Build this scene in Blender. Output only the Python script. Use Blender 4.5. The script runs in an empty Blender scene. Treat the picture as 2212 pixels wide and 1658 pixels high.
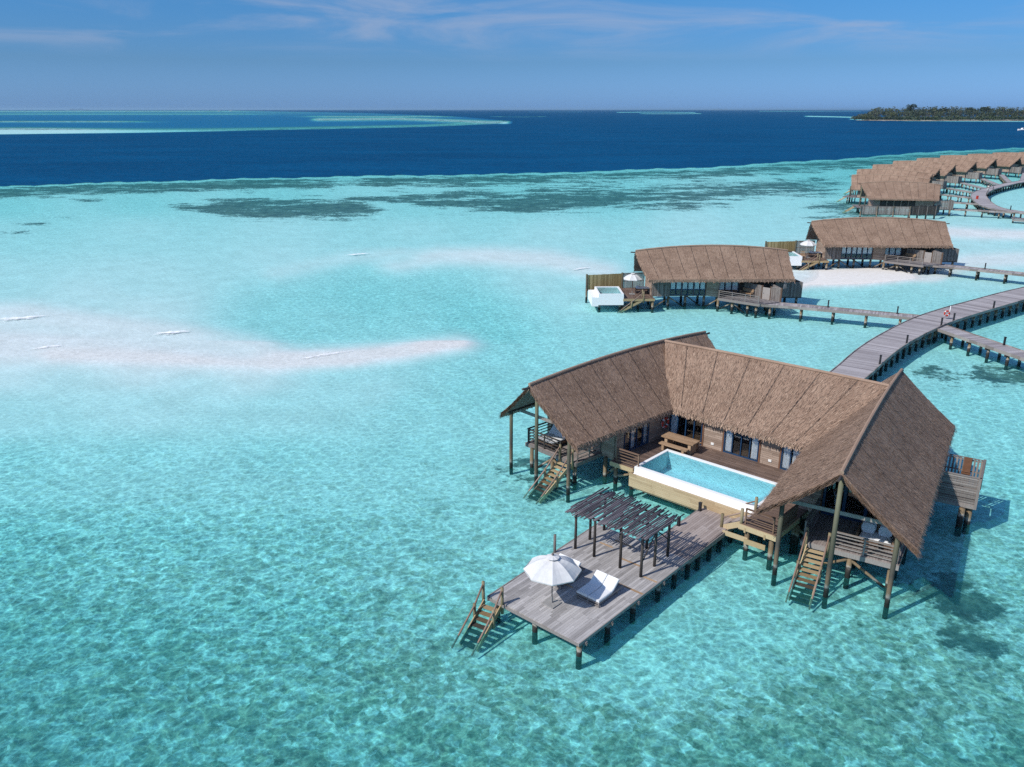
import bpy, bmesh, math, random
import numpy as np
from mathutils import Vector, Matrix
R = math.radians
S = bpy.context.scene
COL = S.collection

# ------------------------------------------------------------------ camera, light, exposure
F, H = 1770.0, 22.0                      # focal length (px of a 2212 px wide frame), camera height over the water
PITCH = math.atan(592.0 / F)
cd = bpy.data.cameras.new('camera'); cam = bpy.data.objects.new('camera', cd); COL.objects.link(cam)
cam.location = (0, 0, H); cam.rotation_euler = (math.pi/2 - PITCH, 0, 0)
cd.sensor_width = 36; cd.lens = F/2212*36; cd.clip_start = .5; cd.clip_end = 400000
S.camera = cam
SUN_EL, SHADOW_AZ = R(44), R(31)
sdir = Vector((math.cos(SUN_EL)*math.cos(SHADOW_AZ), math.cos(SUN_EL)*math.sin(SHADOW_AZ), -math.sin(SUN_EL)))
sl = bpy.data.lights.new('sun', 'SUN'); sl.energy = 4.3; sl.angle = R(.5); sl.color = (1, .955, .88)
so = bpy.data.objects.new('sun', sl); COL.objects.link(so); so.location = (-60, -40, 80)
so.rotation_euler = sdir.to_track_quat('-Z', 'Y').to_euler()
S.view_settings.view_transform = 'Standard'; S.view_settings.look = 'None'
S.view_settings.exposure = 0; S.view_settings.gamma = 1
S.cycles.max_bounces = 8; S.cycles.transparent_max_bounces = 16; S.cycles.use_denoising = False; S.cycles.sample_clamp_direct = 3.0; S.cycles.sample_clamp_indirect = 4.0
S.cycles.caustics_reflective = False; S.cycles.caustics_refractive = False

wd = bpy.data.worlds.new('World'); S.world = wd; wd.use_nodes = True
def world():
    nt = wd.node_tree; n = nt.nodes; l = nt.links; n.clear()
    out = n.new('ShaderNodeOutputWorld'); bg = n.new('ShaderNodeBackground'); bg.inputs[1].default_value = .135
    sky = n.new('ShaderNodeTexSky'); sky.sky_type = 'NISHITA'; sky.sun_disc = False
    sky.sun_elevation = SUN_EL; sky.sun_rotation = math.atan2(-sdir.x, -sdir.y)
    sky.altitude = 20; sky.air_density = 1.0; sky.dust_density = .6; sky.ozone_density = 2.5
    tc = n.new('ShaderNodeTexCoord'); sp = n.new('ShaderNodeSeparateXYZ'); l.new(tc.outputs['Generated'], sp.inputs[0])
    # low humid air: bluer and dimmer near the horizon than the clean-air sky model
    ramp = n.new('ShaderNodeValToRGB'); l.new(sp.outputs['Z'], ramp.inputs[0])
    e = ramp.color_ramp.elements
    e[0].position = 0; e[0].color = (.138, .275, .655, 1); e[1].position = .35; e[1].color = (.42, .47, .55, 1)
    x = e.new(.05); x.color = (.104, .205, .395, 1); x = e.new(.115); x.color = (.090, .222, .388, 1)
    mul = n.new('ShaderNodeMix'); mul.data_type = 'RGBA'; mul.blend_type = 'MULTIPLY'; mul.inputs[0].default_value = 1
    dbl = n.new('ShaderNodeVectorMath'); dbl.operation = 'SCALE'; dbl.inputs['Scale'].default_value = 2; l.new(ramp.outputs[0], dbl.inputs[0])
    l.new(sky.outputs[0], mul.inputs[6]); l.new(dbl.outputs[0], mul.inputs[7])
    # thin cirrus streaks
    mp = n.new('ShaderNodeMapping'); mp.inputs['Scale'].default_value = (3.0, 3.0, 20); mp.inputs['Location'].default_value = (.35, .2, .4)
    mp.inputs['Rotation'].default_value = (0, R(-3), 0)
    l.new(tc.outputs['Generated'], mp.inputs[0])
    nz = n.new('ShaderNodeTexNoise'); nz.inputs['Scale'].default_value = 1.5; nz.inputs['Detail'].default_value = 7
    nz.inputs['Roughness'].default_value = .58; nz.inputs['Distortion'].default_value = .7
    l.new(mp.outputs[0], nz.inputs['Vector'])
    cr = n.new('ShaderNodeMapRange'); cr.interpolation_type = 'SMOOTHSTEP'
    cr.inputs[1].default_value = .41; cr.inputs[2].default_value = .72; l.new(nz.outputs[0], cr.inputs[0])
    band = n.new('ShaderNodeValToRGB'); l.new(sp.outputs['Z'], band.inputs[0]); b = band.color_ramp.elements
    b[0].position = .05; b[0].color = (0, 0, 0, 1); b[1].position = .078; b[1].color = (1, 1, 1, 1)
    x = b.new(.108); x.color = (1, 1, 1, 1); x = b.new(.15); x.color = (.25, .25, .25, 1)
    mm = n.new('ShaderNodeMath'); mm.operation = 'MULTIPLY'; l.new(cr.outputs[0], mm.inputs[0]); l.new(band.outputs[0], mm.inputs[1])
    m2 = n.new('ShaderNodeMath'); m2.operation = 'MULTIPLY'; l.new(mm.outputs[0], m2.inputs[0]); m2.inputs[1].default_value = .52
    cl = n.new('ShaderNodeMix'); cl.data_type = 'RGBA'; l.new(m2.outputs[0], cl.inputs[0])
    l.new(mul.outputs[2], cl.inputs[6]); cl.inputs[7].default_value = (2.9, 3.35, 4.5, 1)
    l.new(cl.outputs[2], bg.inputs[0]); l.new(bg.outputs[0], out.inputs[0])
world()

# ------------------------------------------------------------------ helpers
rnd = random.Random(7)
CP, SP = math.cos(PITCH), math.sin(PITCH)
def at(u, v, z=0.0):
    """ground point seen at a place of the survey photograph, at height z"""
    x = (u-1106)/F; y = (829-v)/F
    d = (x, CP + y*SP, -SP + y*CP); t = (z-H)/d[2]
    return Vector((d[0]*t, d[1]*t, z))
def rot2(x, y, a): return (x*math.cos(a)-y*math.sin(a), x*math.sin(a)+y*math.cos(a))

class MB:
    """collects shapes into one mesh"""
    def __init__(s): s.v = []; s.f = []; s.m = []; s.t = []
    def face(s, pts, m=0, t=None):
        i = len(s.v); s.v += [tuple(p) for p in pts]; s.f.append(tuple(range(i, i+len(pts)))); s.m.append(m); s.t.append(rnd.random() if t is None else t)
    def _add(s, vs, fs, m, t):
        i = len(s.v); s.v += [tuple(p) for p in vs]; t = rnd.random() if t is None else t
        for f in fs: s.f.append(tuple(i+k for k in f)); s.m.append(m); s.t.append(t)
    def hexa(s, p, m=0, t=None):           # 4 bottom points (ccw from above) then 4 top points
        s._add(p, [(3,2,1,0),(4,5,6,7),(0,1,5,4),(1,2,6,5),(2,3,7,6),(3,0,4,7)], m, t)
    def box(s, x0, x1, y0, y1, z0, z1, m=0, t=None):
        s.hexa([(x0,y0,z0),(x1,y0,z0),(x1,y1,z0),(x0,y1,z0),(x0,y0,z1),(x1,y0,z1),(x1,y1,z1),(x0,y1,z1)], m, t)
    def prism(s, poly, z0, z1, m=0, t=None):   # ccw polygon
        n = len(poly); s._add([(x,y,z0) for x,y in poly]+[(x,y,z1) for x,y in poly],
            [tuple(range(n-1,-1,-1)), tuple(range(n,2*n))]+[(k,(k+1)%n,n+(k+1)%n,n+k) for k in range(n)], m, t)
    def beam(s, p, q, w, h, m=0, t=None):      # rectangular bar, w sideways, h upwards
        p = Vector(p); q = Vector(q); d = (q-p).normalized()
        up = Vector((0,0,1)) if abs(d.z) < .95 else Vector((1,0,0))
        a = d.cross(up).normalized()*w/2; b = a.cross(d).normalized()*h/2
        vs = [p-a-b, p+a-b, p+a+b, p-a+b, q-a-b, q+a-b, q+a+b, q-a+b]
        s._add(vs, [(0,1,2,3),(7,6,5,4),(4,5,1,0),(5,6,2,1),(6,7,3,2),(7,4,0,3)], m, t)
    def tube(s, pts, r, n=8, m=0, t=None, cap=True):
        pts = [Vector(p) for p in pts]; rr = r if isinstance(r, (list, tuple)) else [r]*len(pts)
        vs = []; fs = []
        for k, p in enumerate(pts):
            d = (pts[min(k+1,len(pts)-1)] - pts[max(k-1,0)]).normalized()
            up = Vector((0,0,1)) if abs(d.z) < .9 else Vector((1,0,0))
            a = d.cross(up).normalized(); b = a.cross(d).normalized()
            for j in range(n):
                th = 2*math.pi*j/n; vs.append(p + (a*math.cos(th)+b*math.sin(th))*rr[k])
        for k in range(len(pts)-1):
            for j in range(n): fs.append((k*n+j, k*n+(j+1)%n, (k+1)*n+(j+1)%n, (k+1)*n+j))
        if cap: fs += [tuple(range(n-1,-1,-1)), tuple(range((len(pts)-1)*n, len(pts)*n))]
        s._add(vs, fs, m, t)
    def pillow(s, c, sx, sy, sz, rot=None, m=0, t=None, n=10, p=3.2):   # superellipsoid cushion
        vs = []; fs = []
        def sp(x, e): return math.copysign(abs(x)**e, x)
        for i in range(n+1):
            ph = -math.pi/2 + math.pi*i/n
            for j in range(2*n):
                th = math.pi*j/n
                q = Vector((sx*sp(math.cos(ph),.6)*sp(math.cos(th),2/p), sy*sp(math.cos(ph),.6)*sp(math.sin(th),2/p), sz*sp(math.sin(ph),.8)))
                vs.append((rot @ q if rot else q) + Vector(c))
        for i in range(n):
            for j in range(2*n): fs.append((i*2*n+j, i*2*n+(j+1)%(2*n), (i+1)*2*n+(j+1)%(2*n), (i+1)*2*n+j))
        s._add(vs, fs, m, t)

def to_mesh(mb, name, mats, smooth=False):
    me = bpy.data.meshes.new(name)
    me.from_pydata(mb.v, [], mb.f)
    for m in (mats if isinstance(mats, (list, tuple)) else [mats]): me.materials.append(m)
    me.polygons.foreach_set('material_index', mb.m)
    a = me.attributes.new('tone', 'FLOAT', 'FACE'); a.data.foreach_set('value', mb.t)
    if smooth: me.polygons.foreach_set('use_smooth', [True]*len(mb.f))
    me.update(); return me

WM = {}                                     # world matrix of every object built
def frame(x, y, z=0, a=0): return Matrix.Translation((x, y, z)) @ Matrix.Rotation(a, 4, 'Z')
def link(o, parent=None, M=None):
    COL.objects.link(o); M = M or (WM[parent] if parent else Matrix()); WM[o] = M
    if parent: o.parent = parent; o.matrix_basis = WM[parent].inverted() @ M
    else: o.matrix_basis = M
    return o
def tag(o, label=None, cat=None, group=None, kind=None):
    for k, v in (('label', label), ('category', cat), ('group', group), ('kind', kind)):
        if v: o[k] = v
    return o
def thing(name, label, cat, M, group=None): return tag(link(bpy.data.objects.new(name, None), None, M), label, cat, group)
def part(name, mb, mats, parent=None, M=None, smooth=False, label=None):
    o = bpy.data.objects.new(name, to_mesh(mb, name, mats, smooth)); link(o, parent, M)
    if label: o['label'] = label
    return o
def part_each(name, mb, mats, parent, M):
    """every bar or board of a frame as a part of its own"""
    for i in range(0, len(mb.v), 8):
        b = MB(); b._add(mb.v[i:i+8], [tuple(k-i for k in f) for f in mb.f if i <= f[0] < i+8], 0, None); part(name, b, mats, parent, M)
def copy_tree(o, M, parent=None):
    c = o.copy(); COL.objects.link(c); WM[c] = M
    if parent: c.parent = parent
    else: c.matrix_basis = M
    for ch in list(o.children): copy_tree(ch, WM[ch], c)
    return c

# ------------------------------------------------------------------ materials
class NT:
    def __init__(s, name):
        s.mat = bpy.data.materials.new(name); s.mat.use_nodes = True; s.t = s.mat.node_tree; s.t.nodes.clear()
        s.out = s.n('ShaderNodeOutputMaterial')
    def n(s, k, **kw):
        x = s.t.nodes.new(k)
        for a, b in kw.items(): setattr(x, a, b)
        return x
    def set(s, sock, v):
        if isinstance(v, bpy.types.NodeSocket): s.t.links.new(v, sock)
        elif v is not None: sock.default_value = v
    def math(s, op, a, b=None, c=None):
        x = s.n('ShaderNodeMath', operation=op)
        for i, v in enumerate((a, b, c)): s.set(x.inputs[i], v)
        return x.outputs[0]
    def mix(s, f, a, b, blend='MIX'):
        x = s.n('ShaderNodeMix', data_type='RGBA', blend_type=blend); s.set(x.inputs[0], f)
        for i, v in ((6, a), (7, b)): s.set(x.inputs[i], v if not isinstance(v, tuple) else (*v, 1))
        return x.outputs[2]
    def ramp(s, f, stops, interp='LINEAR'):
        x = s.n('ShaderNodeValToRGB'); s.set(x.inputs[0], f); x.color_ramp.interpolation = interp; e = x.color_ramp.elements
        while len(e) < len(stops): e.new(.5)
        for i, (p, c) in enumerate(stops): e[i].position = p; e[i].color = (*c, 1)
        return x.outputs[0]
    def maprange(s, f, a, b, c=0., d=1., smooth=True):
        x = s.n('ShaderNodeMapRange', interpolation_type='SMOOTHSTEP' if smooth else 'LINEAR'); s.set(x.inputs[0], f)
        for i, v in ((1,a),(2,b),(3,c),(4,d)): s.set(x.inputs[i], v)
        return x.outputs[0]
    def obj(s): return s.n('ShaderNodeTexCoord').outputs['Object']
    def pos(s): return s.n('ShaderNodeNewGeometry').outputs['Position']
    def xyz(s, v):
        x = s.n('ShaderNodeSeparateXYZ'); s.set(x.inputs[0], v); return x.outputs
    def comb(s, x, y, z):
        c = s.n('ShaderNodeCombineXYZ')
        for i, v in enumerate((x, y, z)): s.set(c.inputs[i], v)
        return c.outputs[0]
    def scale(s, v, sc, loc=(0,0,0), rot=(0,0,0)):
        x = s.n('ShaderNodeMapping'); s.set(x.inputs[0], v); x.inputs['Scale'].default_value = sc
        x.inputs['Location'].default_value = loc; x.inputs['Rotation'].default_value = rot; return x.outputs[0]
    def noise(s, v, sc, det=3, rough=.55, dist=0):
        x = s.n('ShaderNodeTexNoise'); s.set(x.inputs['Vector'], v); x.inputs['Scale'].default_value = sc
        x.inputs['Detail'].default_value = det; x.inputs['Roughness'].default_value = rough; x.inputs['Distortion'].default_value = dist
        return x.outputs[0]
    def noisec(s, v, sc, det=2):
        x = s.n('ShaderNodeTexNoise'); s.set(x.inputs['Vector'], v); x.inputs['Scale'].default_value = sc; x.inputs['Detail'].default_value = det
        return x.outputs['Color']
    def vor(s, v, sc, feature='F1', out='Distance', smooth=None):
        x = s.n('ShaderNodeTexVoronoi', feature=feature); s.set(x.inputs['Vector'], v); x.inputs['Scale'].default_value = sc
        if smooth is not None and feature == 'SMOOTH_F1': x.inputs['Smoothness'].default_value = smooth
        return x.outputs[out]
    def white(s, v):
        x = s.n('ShaderNodeTexWhiteNoise', noise_dimensions='3D'); s.set(x.inputs[0], v); return x.outputs[0]
    def attr(s, name): return s.n('ShaderNodeAttribute', attribute_name=name).outputs['Fac']
    def bump(s, h, strength=.5, dist=.05):
        x = s.n('ShaderNodeBump'); x.inputs['Strength'].default_value = strength; x.inputs['Distance'].default_value = dist; s.set(x.inputs['Height'], h)
        return x.outputs[0]
    def bsdf(s, col, rough=.7, normal=None, spec=.3, **kw):
        b = s.n('ShaderNodeBsdfPrincipled'); s.set(b.inputs['Base Color'], (*col, 1) if isinstance(col, tuple) else col)
        s.set(b.inputs['Roughness'], rough); b.inputs['Specular IOR Level'].default_value = spec
        if normal is not None: s.set(b.inputs['Normal'], normal)
        for k, v in kw.items(): s.set(b.inputs[k], v)
        s.t.links.new(b.outputs[0], s.out.inputs[0]); return b.outputs[0]
    def finish(s, sh): s.t.links.new(sh, s.out.inputs[0]); return s.mat

def plain(name, col, rough=.6, spec=.3, var=.12, sc=6., metallic=0.):
    t = NT(name); nz = t.noise(t.obj(), sc, 4)
    c = t.mix(t.maprange(nz, .3, .7), tuple(k*(1-var) for k in col), tuple(min(1, k*(1+var)) for k in col))
    t.bsdf(c, rough, t.bump(nz, .12, .02), spec, Metallic=metallic); return t.mat

def planks(name, axis, w, cols, gap=.06, length=2.4, rough=.75, stain=.35, gapcol=(.03,.027,.025)):
    """boards that run along `axis` of the object, w wide; cols = darkest, mid, lightest"""
    t = NT(name); o = t.obj(); x, y, z = t.xyz(o)
    along, across = {'x': (x, y), 'y': (y, x), 'zx': (x, z), 'zy': (y, z), 'v': (z, x)}[axis]
    k = t.math('FLOOR', t.math('DIVIDE', across, w)); fr = t.math('FRACT', t.math('DIVIDE', across, w))
    off = t.math('MULTIPLY', t.white(t.comb(k, 3.1, 0)), length)
    seg = t.math('FLOOR', t.math('DIVIDE', t.math('ADD', along, off), length))
    sf = t.math('FRACT', t.math('DIVIDE', t.math('ADD', along, off), length))
    rn = t.white(t.comb(k, seg, 1.7))
    st = t.noise(t.comb(t.math('MULTIPLY', along, 1.6), t.math('MULTIPLY', across, 34), k), 1., 4, .6)
    big = t.noise(o, .8, 4, .6)
    f = t.math('ADD', t.math('MULTIPLY', rn, .3), t.math('ADD', t.math('MULTIPLY', st, .5), t.math('MULTIPLY', big, stain)))
    c = t.ramp(t.maprange(f, .25, 1.0, smooth=False), [(0, cols[0]), (.5, cols[1]), (1, cols[2])])
    g = t.math('MAXIMUM', t.math('LESS_THAN', fr, gap), t.math('LESS_THAN', sf, .004))
    c = t.mix(g, c, gapcol)
    t.bsdf(c, rough, t.bump(t.math('SUBTRACT', st, t.math('MULTIPLY', g, 1.5)), .35, .015), .25)
    return t.mat

def timber(name, cols, rough=.75, sc=3.):
    """round or sawn wood, each piece with its own tone"""
    t = NT(name); o = t.obj(); n1 = t.noise(t.scale(o, (9, 9, 1.3)), sc, 4, .6)
    f = t.math('ADD', t.math('MULTIPLY', t.attr('tone'), .5), t.math('MULTIPLY', n1, .6))
    c = t.ramp(t.maprange(f, .15, .95, smooth=False), [(0, cols[0]), (.5, cols[1]), (1, cols[2])])
    t.bsdf(c, rough, t.bump(n1, .3, .02), .2); return t.mat

def pile_mat(name):
    """timber pile: bare grey-green top, tan lower down, pale salt line, black growth at the waterline"""
    t = NT(name); p = t.pos(); x, y, z = t.xyz(p)
    n1 = t.noise(t.scale(p, (7, 7, 1.2)), 2.5, 4, .6); n2 = t.noise(p, 3., 2)
    h = t.math('ADD', z, t.math('MULTIPLY', t.math('SUBTRACT', n2, .5), .45))
    h = t.math('ADD', h, t.math('MULTIPLY', t.math('SUBTRACT', t.attr('tone'), .5), .5))
    c = t.ramp(t.maprange(h, -.2, 2.6, smooth=False), [(0, (.012,.014,.012)), (.14, (.02,.02,.018)), (.2, (.045,.04,.034)),
        (.235, (.33,.31,.27)), (.29, (.24,.18,.11)), (.42, (.19,.135,.08)), (.62, (.13,.115,.075)), (1, (.105,.1,.075))])
    c = t.mix(t.math('MULTIPLY', t.maprange(n1, .5, .75), .6), c, (.03,.028,.024))
    t.bsdf(c, .75, t.bump(n1, .3, .03), .25); return t.mat

def thatch_mat():
    t = NT('thatch'); o = t.obj(); p = t.pos()
    n1 = t.noise(t.scale(o, (26, 5, 5)), 1.2, 5, .65); n2 = t.noise(o, .55, 4, .6); n3 = t.noise(t.scale(o, (.35, 1, 2.2)), 2.1, 3)
    f = t.math('ADD', t.math('MULTIPLY', t.attr('tone'), .5), t.math('ADD', t.math('MULTIPLY', n1, .36), t.math('ADD', t.math('MULTIPLY', n2, .22), t.math('MULTIPLY', n3, .16))))
    c = t.ramp(t.maprange(f, .3, 1.0, smooth=False), [(0, (.12,.076,.053)), (.3, (.245,.163,.118)), (.65, (.385,.27,.198)), (1, (.54,.40,.30))])
    t.bsdf(c, .85, t.bump(n1, .5, .04), .15); return t.mat

M = {}
M['thatch'] = thatch_mat()
M['seam'] = plain('dark_batten', (.035,.026,.022), .8)
M['deck_grey'] = planks('weathered_deck', 'y', .135, ((.15,.14,.135), (.38,.36,.35), (.62,.59,.575)), .04, 2.1, gapcol=(.09,.085,.08))
M['deck_walk'] = planks('walkway_deck', 'y', .14, ((.17,.13,.115), (.34,.285,.26), (.50,.44,.41)), .055, 2.6)
M['deck_jetty'] = planks('jetty_deck', 'y', .16, ((.13,.115,.115), (.23,.21,.21), (.33,.305,.305)), .07, 3.0, stain=.2)
M['deck_pool'] = planks('oiled_deck', 'y', .12, ((.07,.048,.038), (.17,.115,.09), (.30,.215,.17)), .08, 3.0, .6)
M['deck_lounge'] = planks('lounge_deck', 'y', .13, ((.14,.115,.105), (.27,.23,.215), (.42,.37,.35)), .06, 2.4)
M['wall_x'] = planks('wall_boards', 'zx', .13, ((.17,.115,.085), (.36,.27,.21), (.54,.43,.35)), .09, 2.2, gapcol=(.04,.028,.02))
M['wall_y'] = planks('wall_boards_side', 'zy', .13, ((.17,.115,.085), (.36,.27,.21), (.54,.43,.35)), .09, 2.2, gapcol=(.04,.028,.02))
M['clad'] = planks('pine_cladding', 'zx', .115, ((.30,.21,.115), (.47,.355,.215), (.60,.475,.305)), .05, 2.6, .65, gapcol=(.2,.13,.07))
M['pile'] = pile_mat('timber_pile')
M['grey_wood'] = timber('grey_timber', ((.11,.095,.085), (.22,.195,.18), (.37,.335,.31)))
M['dark_wood'] = timber('dark_timber', ((.035,.03,.028), (.065,.055,.05), (.11,.095,.085)))
M['brown_wood'] = timber('brown_timber', ((.09,.055,.038), (.17,.105,.07), (.27,.18,.125)))
M['new_wood'] = timber('new_pine', ((.30,.21,.11), (.44,.33,.19), (.56,.45,.28)))
M['post_wood'] = timber('round_post', ((.13,.105,.06), (.23,.19,.115), (.33,.275,.175)))
M['green_post'] = timber('roof_post', ((.10,.10,.06), (.17,.165,.105), (.25,.24,.16)))
M['stick'] = timber('pergola_stick', ((.05,.045,.052), (.115,.105,.12), (.24,.22,.24)), sc=5.)
M['slat'] = timber('grey_slat', ((.12,.10,.09), (.24,.21,.19), (.38,.345,.32)))
M['bamboo'] = timber('bamboo_pole', ((.17,.13,.055), (.34,.27,.13), (.52,.43,.235)))
M['teak'] = planks('teak_boards', 'y', .11, ((.22,.135,.075), (.36,.235,.14), (.48,.34,.22)), .05, 5., .6, gapcol=(.12,.07,.04))
M['teak_plain'] = timber('teak', ((.25,.155,.085), (.36,.24,.145), (.46,.33,.21)))
M['blue'] = plain('blue_frame', (.012,.045,.105), .4, .4)
M['trim'] = plain('reddish_trim', (.17,.085,.05), .6)
M['white'] = plain('white_render', (.80,.80,.79), .6, .2, .03)
M['pebble'] = plain('white_pebbles', (.82,.81,.79), .8, .2, .14, 22.)
M['fabric'] = plain('white_fabric', (.70,.70,.70), .9, .1, .04, 12.)
M['canvas'] = plain('white_canvas', (.62,.615,.605), .9, .1, .05, 5.)
M['cushion'] = plain('pale_cushion', (.70,.71,.73), .9, .1, .05, 8.)
M['curtain'] = plain('white_curtain', (.80,.80,.79), .9, .1, .1, 9.)
M['metal'] = plain('steel', (.35,.35,.34), .35, .5, .1, 8., .8)
M['stone'] = plain('umbrella_base', (.27,.26,.25), .8)
M['black'] = plain('black_metal', (.012,.012,.014), .5)
M['red'] = plain('red_float', (.50,.05,.03), .45)
M['dark_room_shade'] = plain('dark_interior_shade', (.05,.042,.036), .8)  # dark rooms, and overhang shade painted on the far gables
M['floor_in'] = plain('interior_floor', (.13,.085,.055), .4)
M['wallin'] = plain('interior_lining', (.12,.09,.065), .8)
M['skin'] = plain('skin', (.20,.10,.06), .6)
M['hair'] = plain('hair', (.012,.01,.009), .6)
M['shirt'] = plain('dark_shirt', (.035,.045,.05), .8)
M['pale_cloth'] = plain('pale_cloth', (.62,.62,.60), .85)
M['blue_tank'] = plain('blue_plastic', (.02,.08,.33), .5)
M['rope'] = plain('pale_rope', (.6,.6,.58), .8)
M['glassy_white'] = plain('wall_lamp', (.75,.75,.72), .5)
def glass():
    t = NT('window_glass'); g = t.n('ShaderNodeBsdfGlossy'); g.inputs['Roughness'].default_value = .02; g.inputs['Color'].default_value = (.9,.95,1,1)
    tr = t.n('ShaderNodeBsdfTransparent'); tr.inputs[0].default_value = (.95,.98,1,1)
    fr = t.n('ShaderNodeFresnel'); fr.inputs[0].default_value = 1.5
    nz = t.noise(t.obj(), 1.5, 2); t.set(g.inputs['Normal'], t.bump(nz, .02, .02))
    m = t.n('ShaderNodeMixShader'); t.set(m.inputs[0], t.math('ADD', t.math('MULTIPLY', fr.outputs[0], .5), .02)); t.set(m.inputs[1], tr.outputs[0]); t.set(m.inputs[2], g.outputs[0])
    return t.finish(m.outputs[0])
M['glass'] = glass()

def seabed_mat():
    t = NT('seabed'); p = t.pos(); x, y, z = t.xyz(p)
    reef = t.attr('reef'); rub = t.attr('rubble')
    fl = t.comb(x, y, 0)
    w = t.n('ShaderNodeVectorMath', operation='ADD'); t.set(w.inputs[0], fl)
    wc = t.n('ShaderNodeVectorMath', operation='SCALE'); t.set(wc.inputs[0], t.noisec(fl, .9, 3)); wc.inputs['Scale'].default_value = .7
    t.set(w.inputs[1], wc.outputs[0]); wv = w.outputs[0]
    n_s = t.noise(wv, 1.9, 4, .62); n_m = t.noise(fl, .28, 4, .6); n_f = t.noise(wv, 4.2, 3, .6); n_far = t.noise(t.scale(fl, (1, 1.6, 1)), .055, 6, .68)
    sand = t.mix(t.maprange(n_m, .3, .7), (.67,.68,.67), (.755,.77,.765))
    vc = t.n('ShaderNodeTexVoronoi'); t.set(vc.inputs['Vector'], wv); vc.inputs['Scale'].default_value = 1.9; cell = t.xyz(vc.outputs['Color'])[0]
    vd = t.n('ShaderNodeTexVoronoi'); t.set(vd.inputs['Vector'], wv); vd.inputs['Scale'].default_value = 4.0; cell2 = t.xyz(vd.outputs['Color'])[0]
    sand = t.mix(t.math('MULTIPLY', t.maprange(n_f, .42, .62), .2), sand, (.5,.48,.42))
    # coral rubble and sea grass scattered over the sand
    k = t.math('ADD', t.math('ADD', t.math('MULTIPLY', n_s, .45), t.math('MULTIPLY', n_f, .35)), t.math('ADD', t.math('MULTIPLY', cell, .22), t.math('ADD', t.math('MULTIPLY', cell2, .14), t.math('MULTIPLY', t.math('SUBTRACT', n_m, .5), .35))))
    k = t.maprange(t.math('ADD', k, t.math('MULTIPLY', t.math('SUBTRACT', rub, .5), .34)), .47, .75)
    rubble = t.mix(t.maprange(cell2, .2, .8), (.20,.22,.165), (.40,.385,.31))
    c = t.mix(t.math('MULTIPLY', k, t.math('MINIMUM', t.math('MULTIPLY', rub, 1.45), .95)), sand, rubble)
    # reef patches: ragged edges, brown-grey coral heads
    n_b = t.noise(t.scale(fl, (1, 1.5, 1)), .16, 5, .72)
    e = t.math('ADD', reef, t.math('MULTIPLY', t.math('GREATER_THAN', reef, .02), t.math('ADD', t.math('MULTIPLY', t.math('SUBTRACT', n_far, .5), 2.6), t.math('ADD', t.math('MULTIPLY', t.math('SUBTRACT', n_b, .5), 1.7), t.math('ADD', t.math('MULTIPLY', t.math('SUBTRACT', n_m, .5), .9), t.math('MULTIPLY', t.math('SUBTRACT', n_s, .5), 1.5))))))
    rm = t.maprange(e, .34, .7)
    rc = t.mix(t.maprange(t.noise(fl, .35, 5, .7), .35, .65), (.035,.048,.055), (.14,.155,.135))
    c = t.mix(t.math('MULTIPLY', rm, .93), c, rc)
    c = t.mix(t.maprange(z, -.06, .03), c, t.mix(t.maprange(n_s, .35, .65), (.66,.635,.595), (.72,.70,.665)))
    t.bsdf(c, .9, t.bump(n_s, .3, .08), .05); return t.mat
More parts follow.
